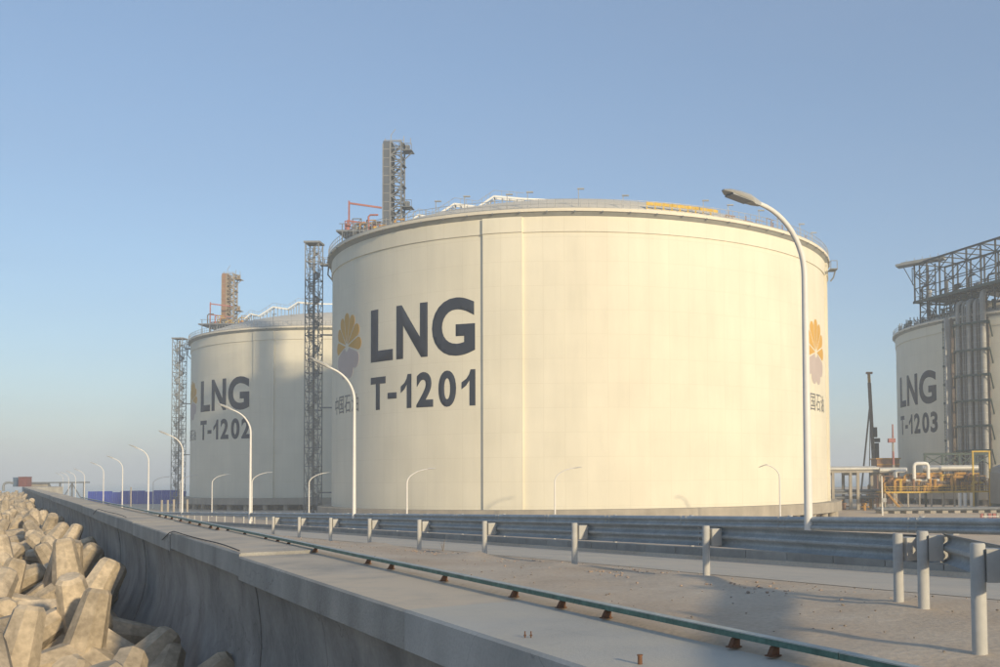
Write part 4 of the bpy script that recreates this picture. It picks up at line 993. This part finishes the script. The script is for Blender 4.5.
# brown cabin and masts
Y = 236.0; bc = thing('site_cabin', (X(888, Y), Y, YARD), 'brown two-tier site cabin behind the pipe rack', 'cabin')
xa, xb = X(877.5, Y), X(900, Y); MB().box(((xa + xb) / 2, Y + 3, (YARD + Z(459, 888, Y)) / 2), (xb - xa, 6, Z(459, 888, Y) - YARD)).build('body', 'brown', bc)
for z in (Z(464.5, 888, Y), Z(471, 888, Y)): MB().box(((xa + xb) / 2, Y - .1, z), (xb - xa + .1, .15, .3)).build('band', 'ochre', bc)
MB().box(((xa + xb) / 2, Y + 3, Z(458.6, 888, Y)), (xb - xa + .6, 6.6, .3)).build('roof', 'ochre', bc)
MB().box((xa + 2.2, Y - .05, Z(480, 888, Y)), (1.1, .12, 3.2)).build('door', 'black', bc)
Y = 225.0; p = Vector((X(890.5, Y), Y - 3, YARD)); ms = thing('vent_mast', p, 'slim red and white banded mast beside the brown cabin', 'mast'); zt = Z(425, 889, Y)
for k in range(6):
    z0 = YARD + (zt - YARD) * k / 6; z1 = YARD + (zt - YARD) * (k + 1) / 6; MB().tube((p.x, p.y, z0), (p.x, p.y, z1), .4 - .04 * k, .36 - .04 * k, 10).build('section', ('slab', 'red')[k % 2] if k > 2 else 'slab', ms)
MB().box((p.x - .3, p.y, Z(441, 888, Y)), (1.5, 1.2, .9)).build('platform', 'red', ms)
Y = 250.0; p = Vector((X(875.5, Y), Y, YARD)); rg_ = thing('piling_rig', p, 'dark piling rig with tall orange-tipped leader and raked stay', 'piling rig'); top = Vector((X(871, Y), Y, Z(374, 870, Y)))
b0 = Vector((X(875.5, Y), Y, YARD + 1))
MB().bar(b0, b0 + (top - b0) * .93, .75, .75).build('leader', 'scaffold', rg_); MB().bar(b0 + (top - b0) * .932, top, .6, .7).build('leader_tip', 'ochre', rg_)
mb = MB(); mb.box(top + Vector((.1, 0, .25)), (1.5, 1.0, .5)); mb.build('sheave_head', 'brown', rg_)
MB().tube(Vector((X(862.5, Y), Y + 3, YARD)), b0 + (top - b0) * .78, .22, n=8).build('stay', 'scaffold', rg_); MB().tube(Vector((X(866, Y), Y - 3, YARD)), b0 + (top - b0) * .76, .12, n=8).build('stay', 'scaffold', rg_)
mb = MB(); q = b0 + (top - b0) * .33; mb.box(q + Vector((.8, -.3, 0)), (.9, 1.2, 7)); mb.box(q + Vector((.9, -.3, 4.2)), (1.3, 1.2, 1.0)); mb.box(q + Vector((.4, -.3, 6.2)), (1, 1, 2.5)); mb.build('hammer', 'black', rg_)
mb = MB(); mb.box(p + Vector((1, 0, 1.9)), (6, 3.4, 2.2)); mb.box(p + Vector((-1, -.6, 3.6)), (1.8, 1.8, 1.6)); mb.build('cab_body', 'ochre', rg_)
for dy in (-1.6, 1.6): MB().extrude([(-3.2, .5), (-2.8, 0), (2.8, 0), (3.2, .5), (2.8, 1), (-2.8, 1)], lambda w: p + Vector((w[0], dy - .35, w[1])), lambda w: p + Vector((w[0], dy + .35, w[1]))).build('track', 'black', rg_)
# low pipe run on sleepers, in front of the skid
Y = 178.0; lp = thing('pipe_track', (X(940, Y), Y, YARD), 'low run of pipes laid on concrete sleepers before the process skid', 'pipes')
for k in range(15): MB().box((X(884 + k * 12, Y), Y + 2, YARD + .2), (1.0, 5.2, .5)).build('sleeper', 'slab', lp)
for dy, r in ((0, .3), (1.3, .24), (2.5, .3), (3.9, .24)): MB().tube((X(880, Y), Y + dy, YARD + .45 + r), (X(1060, Y), Y + dy, YARD + .45 + r), r, n=8).build('pipe', 'steel', lp, smooth=True)
# slim post in front of the rack, barricade, stones
Y = 170.0; p = Vector((X(882, Y), Y, YARD)); sp = thing('sign_post', p, 'slim pale post with small box in front of the concrete pipe rack', 'post')
MB().tube(p, p + Vector((0, 0, Z(476, 881, Y) - YARD)), .13, .1, 8).build('pole', 'white', sp); MB().box(p + Vector((.35, 0, 2.6)), (.7, .3, .7)).build('box', 'steel_light', sp)
Y = 150.0; p = Vector((X(990, Y), Y, YARD)); bar_ = thing('road_barrier', p, 'small red and white road barrier on the yard before the pipes', 'barrier')
for k, px in enumerate((981.5, 984, 989, 993.5, 997)):
    x = X(px, Y); mb = MB(); mb.box((x, Y, YARD + .5), (.45, .4, 1.0)); mb.box((x, Y, YARD + .06), (.6, .7, .12)); mb.build('block', ('red', 'slab', 'red', 'red', 'slab')[k], bar_)
MB().bar((X(981, Y), Y - .25, YARD + .55), (X(997.5, Y), Y - .25, YARD + .55), .06, .1).build('rail', 'white', bar_)

# ------------------------------------------------------------------ left background
Y = 300.0                                  # blue hoarding, one panel after another
hd = thing('site_hoarding', (X(140, Y), Y, YARD), 'long blue sheet hoarding on the yard before the sea', 'hoarding')
k = 0; px = 88.0
while px < 186:
    xa, xb = X(px, Y), X(px + 8.0, Y); top = Z(491.5 - (px - 88) * .018 + (1.2 if k % 4 == 3 else 0), px, Y); mb = MB(); n = 8
    pts = [(xa + (xb - xa) * i / n, (0, .1)[i % 2]) for i in range(n + 1)]
    vs = [(x, Y + d, z) for x, d in pts for z in (YARD - .1, top)] + [(x, Y + d + .06, z) for x, d in pts for z in (YARD - .1, top)]
    m_ = 2 * (n + 1); fs = [(2 * i, 2 * i + 2, 2 * i + 3, 2 * i + 1) for i in range(n)] + [(m_ + 2 * i + 1, m_ + 2 * i + 3, m_ + 2 * i + 2, m_ + 2 * i) for i in range(n)] + [(2 * i + 1, 2 * i + 3, m_ + 2 * i + 3, m_ + 2 * i + 1) for i in range(n)]
    mb.add(vs, fs).build('panel', 'blue', hd); MB().bar((xa, Y + .3, YARD - .2), (xa, Y + .3, top), .2).build('post', 'steel', hd)
    px += 8.2; k += 1
for px, top in ((162, 500), (168, 500), (174, 499.5), (187.5, 499.5), (131, 487)):
    Y = 150.0 if px != 131 else 240; p = Vector((X(px, Y), Y, YARD)); zt = Z(top, px, Y); mb = MB(); mb.path([p, Vector((p.x, p.y, zt - .05)), Vector((p.x, p.y, zt))], [.16, .16, .13], 8)
    tag(mb.build('marker_post', 'slab', off=p, smooth=True), 'pale concrete post in the short row before the T-1202 stair tower' if px != 131 else 'thin pole alone before the blue hoarding', 'post', 'row of pale posts' if px != 131 else None)
# cabins on the far end of the wall, hooked pipe and trestle
def far_cabin(px0, px1, ytop, Y, mt, label, dz=0):
    xa, xb = X(px0, Y), X(px1, Y); z0 = ZT; z1 = Z(ytop, px0, Y); t = thing('site_cabin', ((xa + xb) / 2, Y, z0), label, 'cabin')
    MB().box(((xa + xb) / 2, Y + 1.3, (z0 + z1) / 2), (xb - xa, 2.6, z1 - z0)).build('body', mt, t)
    for k in range(6): x = xa + (xb - xa) * (k + .5) / 6; MB().bar((x, Y - .06, z0 + .1), (x, Y - .06, z1 - .1), .1, .06).build('rib', mt, t)
    MB().box(((xa + xb) / 2, Y + 1.3, z1 + .06), (xb - xa + .2, 2.8, .12)).build('roof', mt, t)
far_cabin(18.3, 26.3, 477.2, 300, 'cabin_red', 'rust-red metal cabin at the far end of the sea wall')
far_cabin(12.8, 18.0, 477.8, 303, 'cabin_blue', 'blue metal cabin next to the red one at the wall end')
wp = thing('wall_platform', RS(3.2, 326, -6), 'concrete end block of the sea wall under the two cabins', 'platform')
MB().extrude([(0, -7.5), (0, ZT - .01), (9, ZT - .01), (9, -7.5)], lambda p: RS(NE + p[0], 312.2, p[1]), lambda p: RS(NE + p[0], 350, p[1])).build('block', 'deck', wp)
Y = 296.0; hp = MB().path([aty(3.6, 491, Y), aty(3.4, 486, Y), aty(4.2, 484, Y), aty(6, 482.8, Y), aty(9, 482.4, Y), aty(13, 483, Y)], .35, 8)
p0 = aty(3.6, 491, Y); tag(hp.build('hooked_pipe', 'grey_panel', off=p0, smooth=True), 'grey pipe hooked down over the seaward end of the wall', 'pipe')
Y = 310.0; tr = thing('trestle', (X(60, Y), Y, YARD), 'long low grey trestle with braced legs beyond the wall end', 'trestle')
zt = Z(482.6, 60, Y)
MB().bar((X(27, Y), Y, zt), (X(88, Y), Y, zt), 2.0, .45).build('girder', 'steel', tr)
for px in (49, 60, 72, 84): MB().bar((X(px, Y), Y, YARD - .3), (X(px, Y), Y, zt - .2), .4).build('leg', 'steel', tr)
for a, b_ in ((49, 60), (72, 60), (72, 84)): MB().bar((X(a, Y), Y, zt - .3), (X(b_, Y), Y, YARD + .3), .22).build('brace', 'steel', tr)
MB().box((X(38.5, Y), Y + .3, (YARD + zt) / 2 - .1), (X(48, Y) - X(29, Y), 1.0, zt - YARD - .3)).build('abutment', 'slab', tr)

# ------------------------------------------------------------------ haze
hz = MB().box((0, 1500, 25), (11000, 10000, 76)); me_h = hz
m = bpy.data.materials.new('haze'); m.use_nodes = True; nd = m.node_tree.nodes; nd.remove(nd['Principled BSDF'])
pv = nd.new('ShaderNodeVolumePrincipled'); pv.inputs['Color'].default_value = (.86, .93, 1.0, 1); pv.inputs['Density'].default_value = .0008; pv.inputs['Anisotropy'].default_value = -.06
m.node_tree.links.new(pv.outputs[0], nd['Material Output'].inputs['Volume']); M['haze'] = m
o = hz.build('haze', 'haze'); o['kind'] = 'stuff'; tag(o, 'thin pale sea haze in the evening air', 'haze')
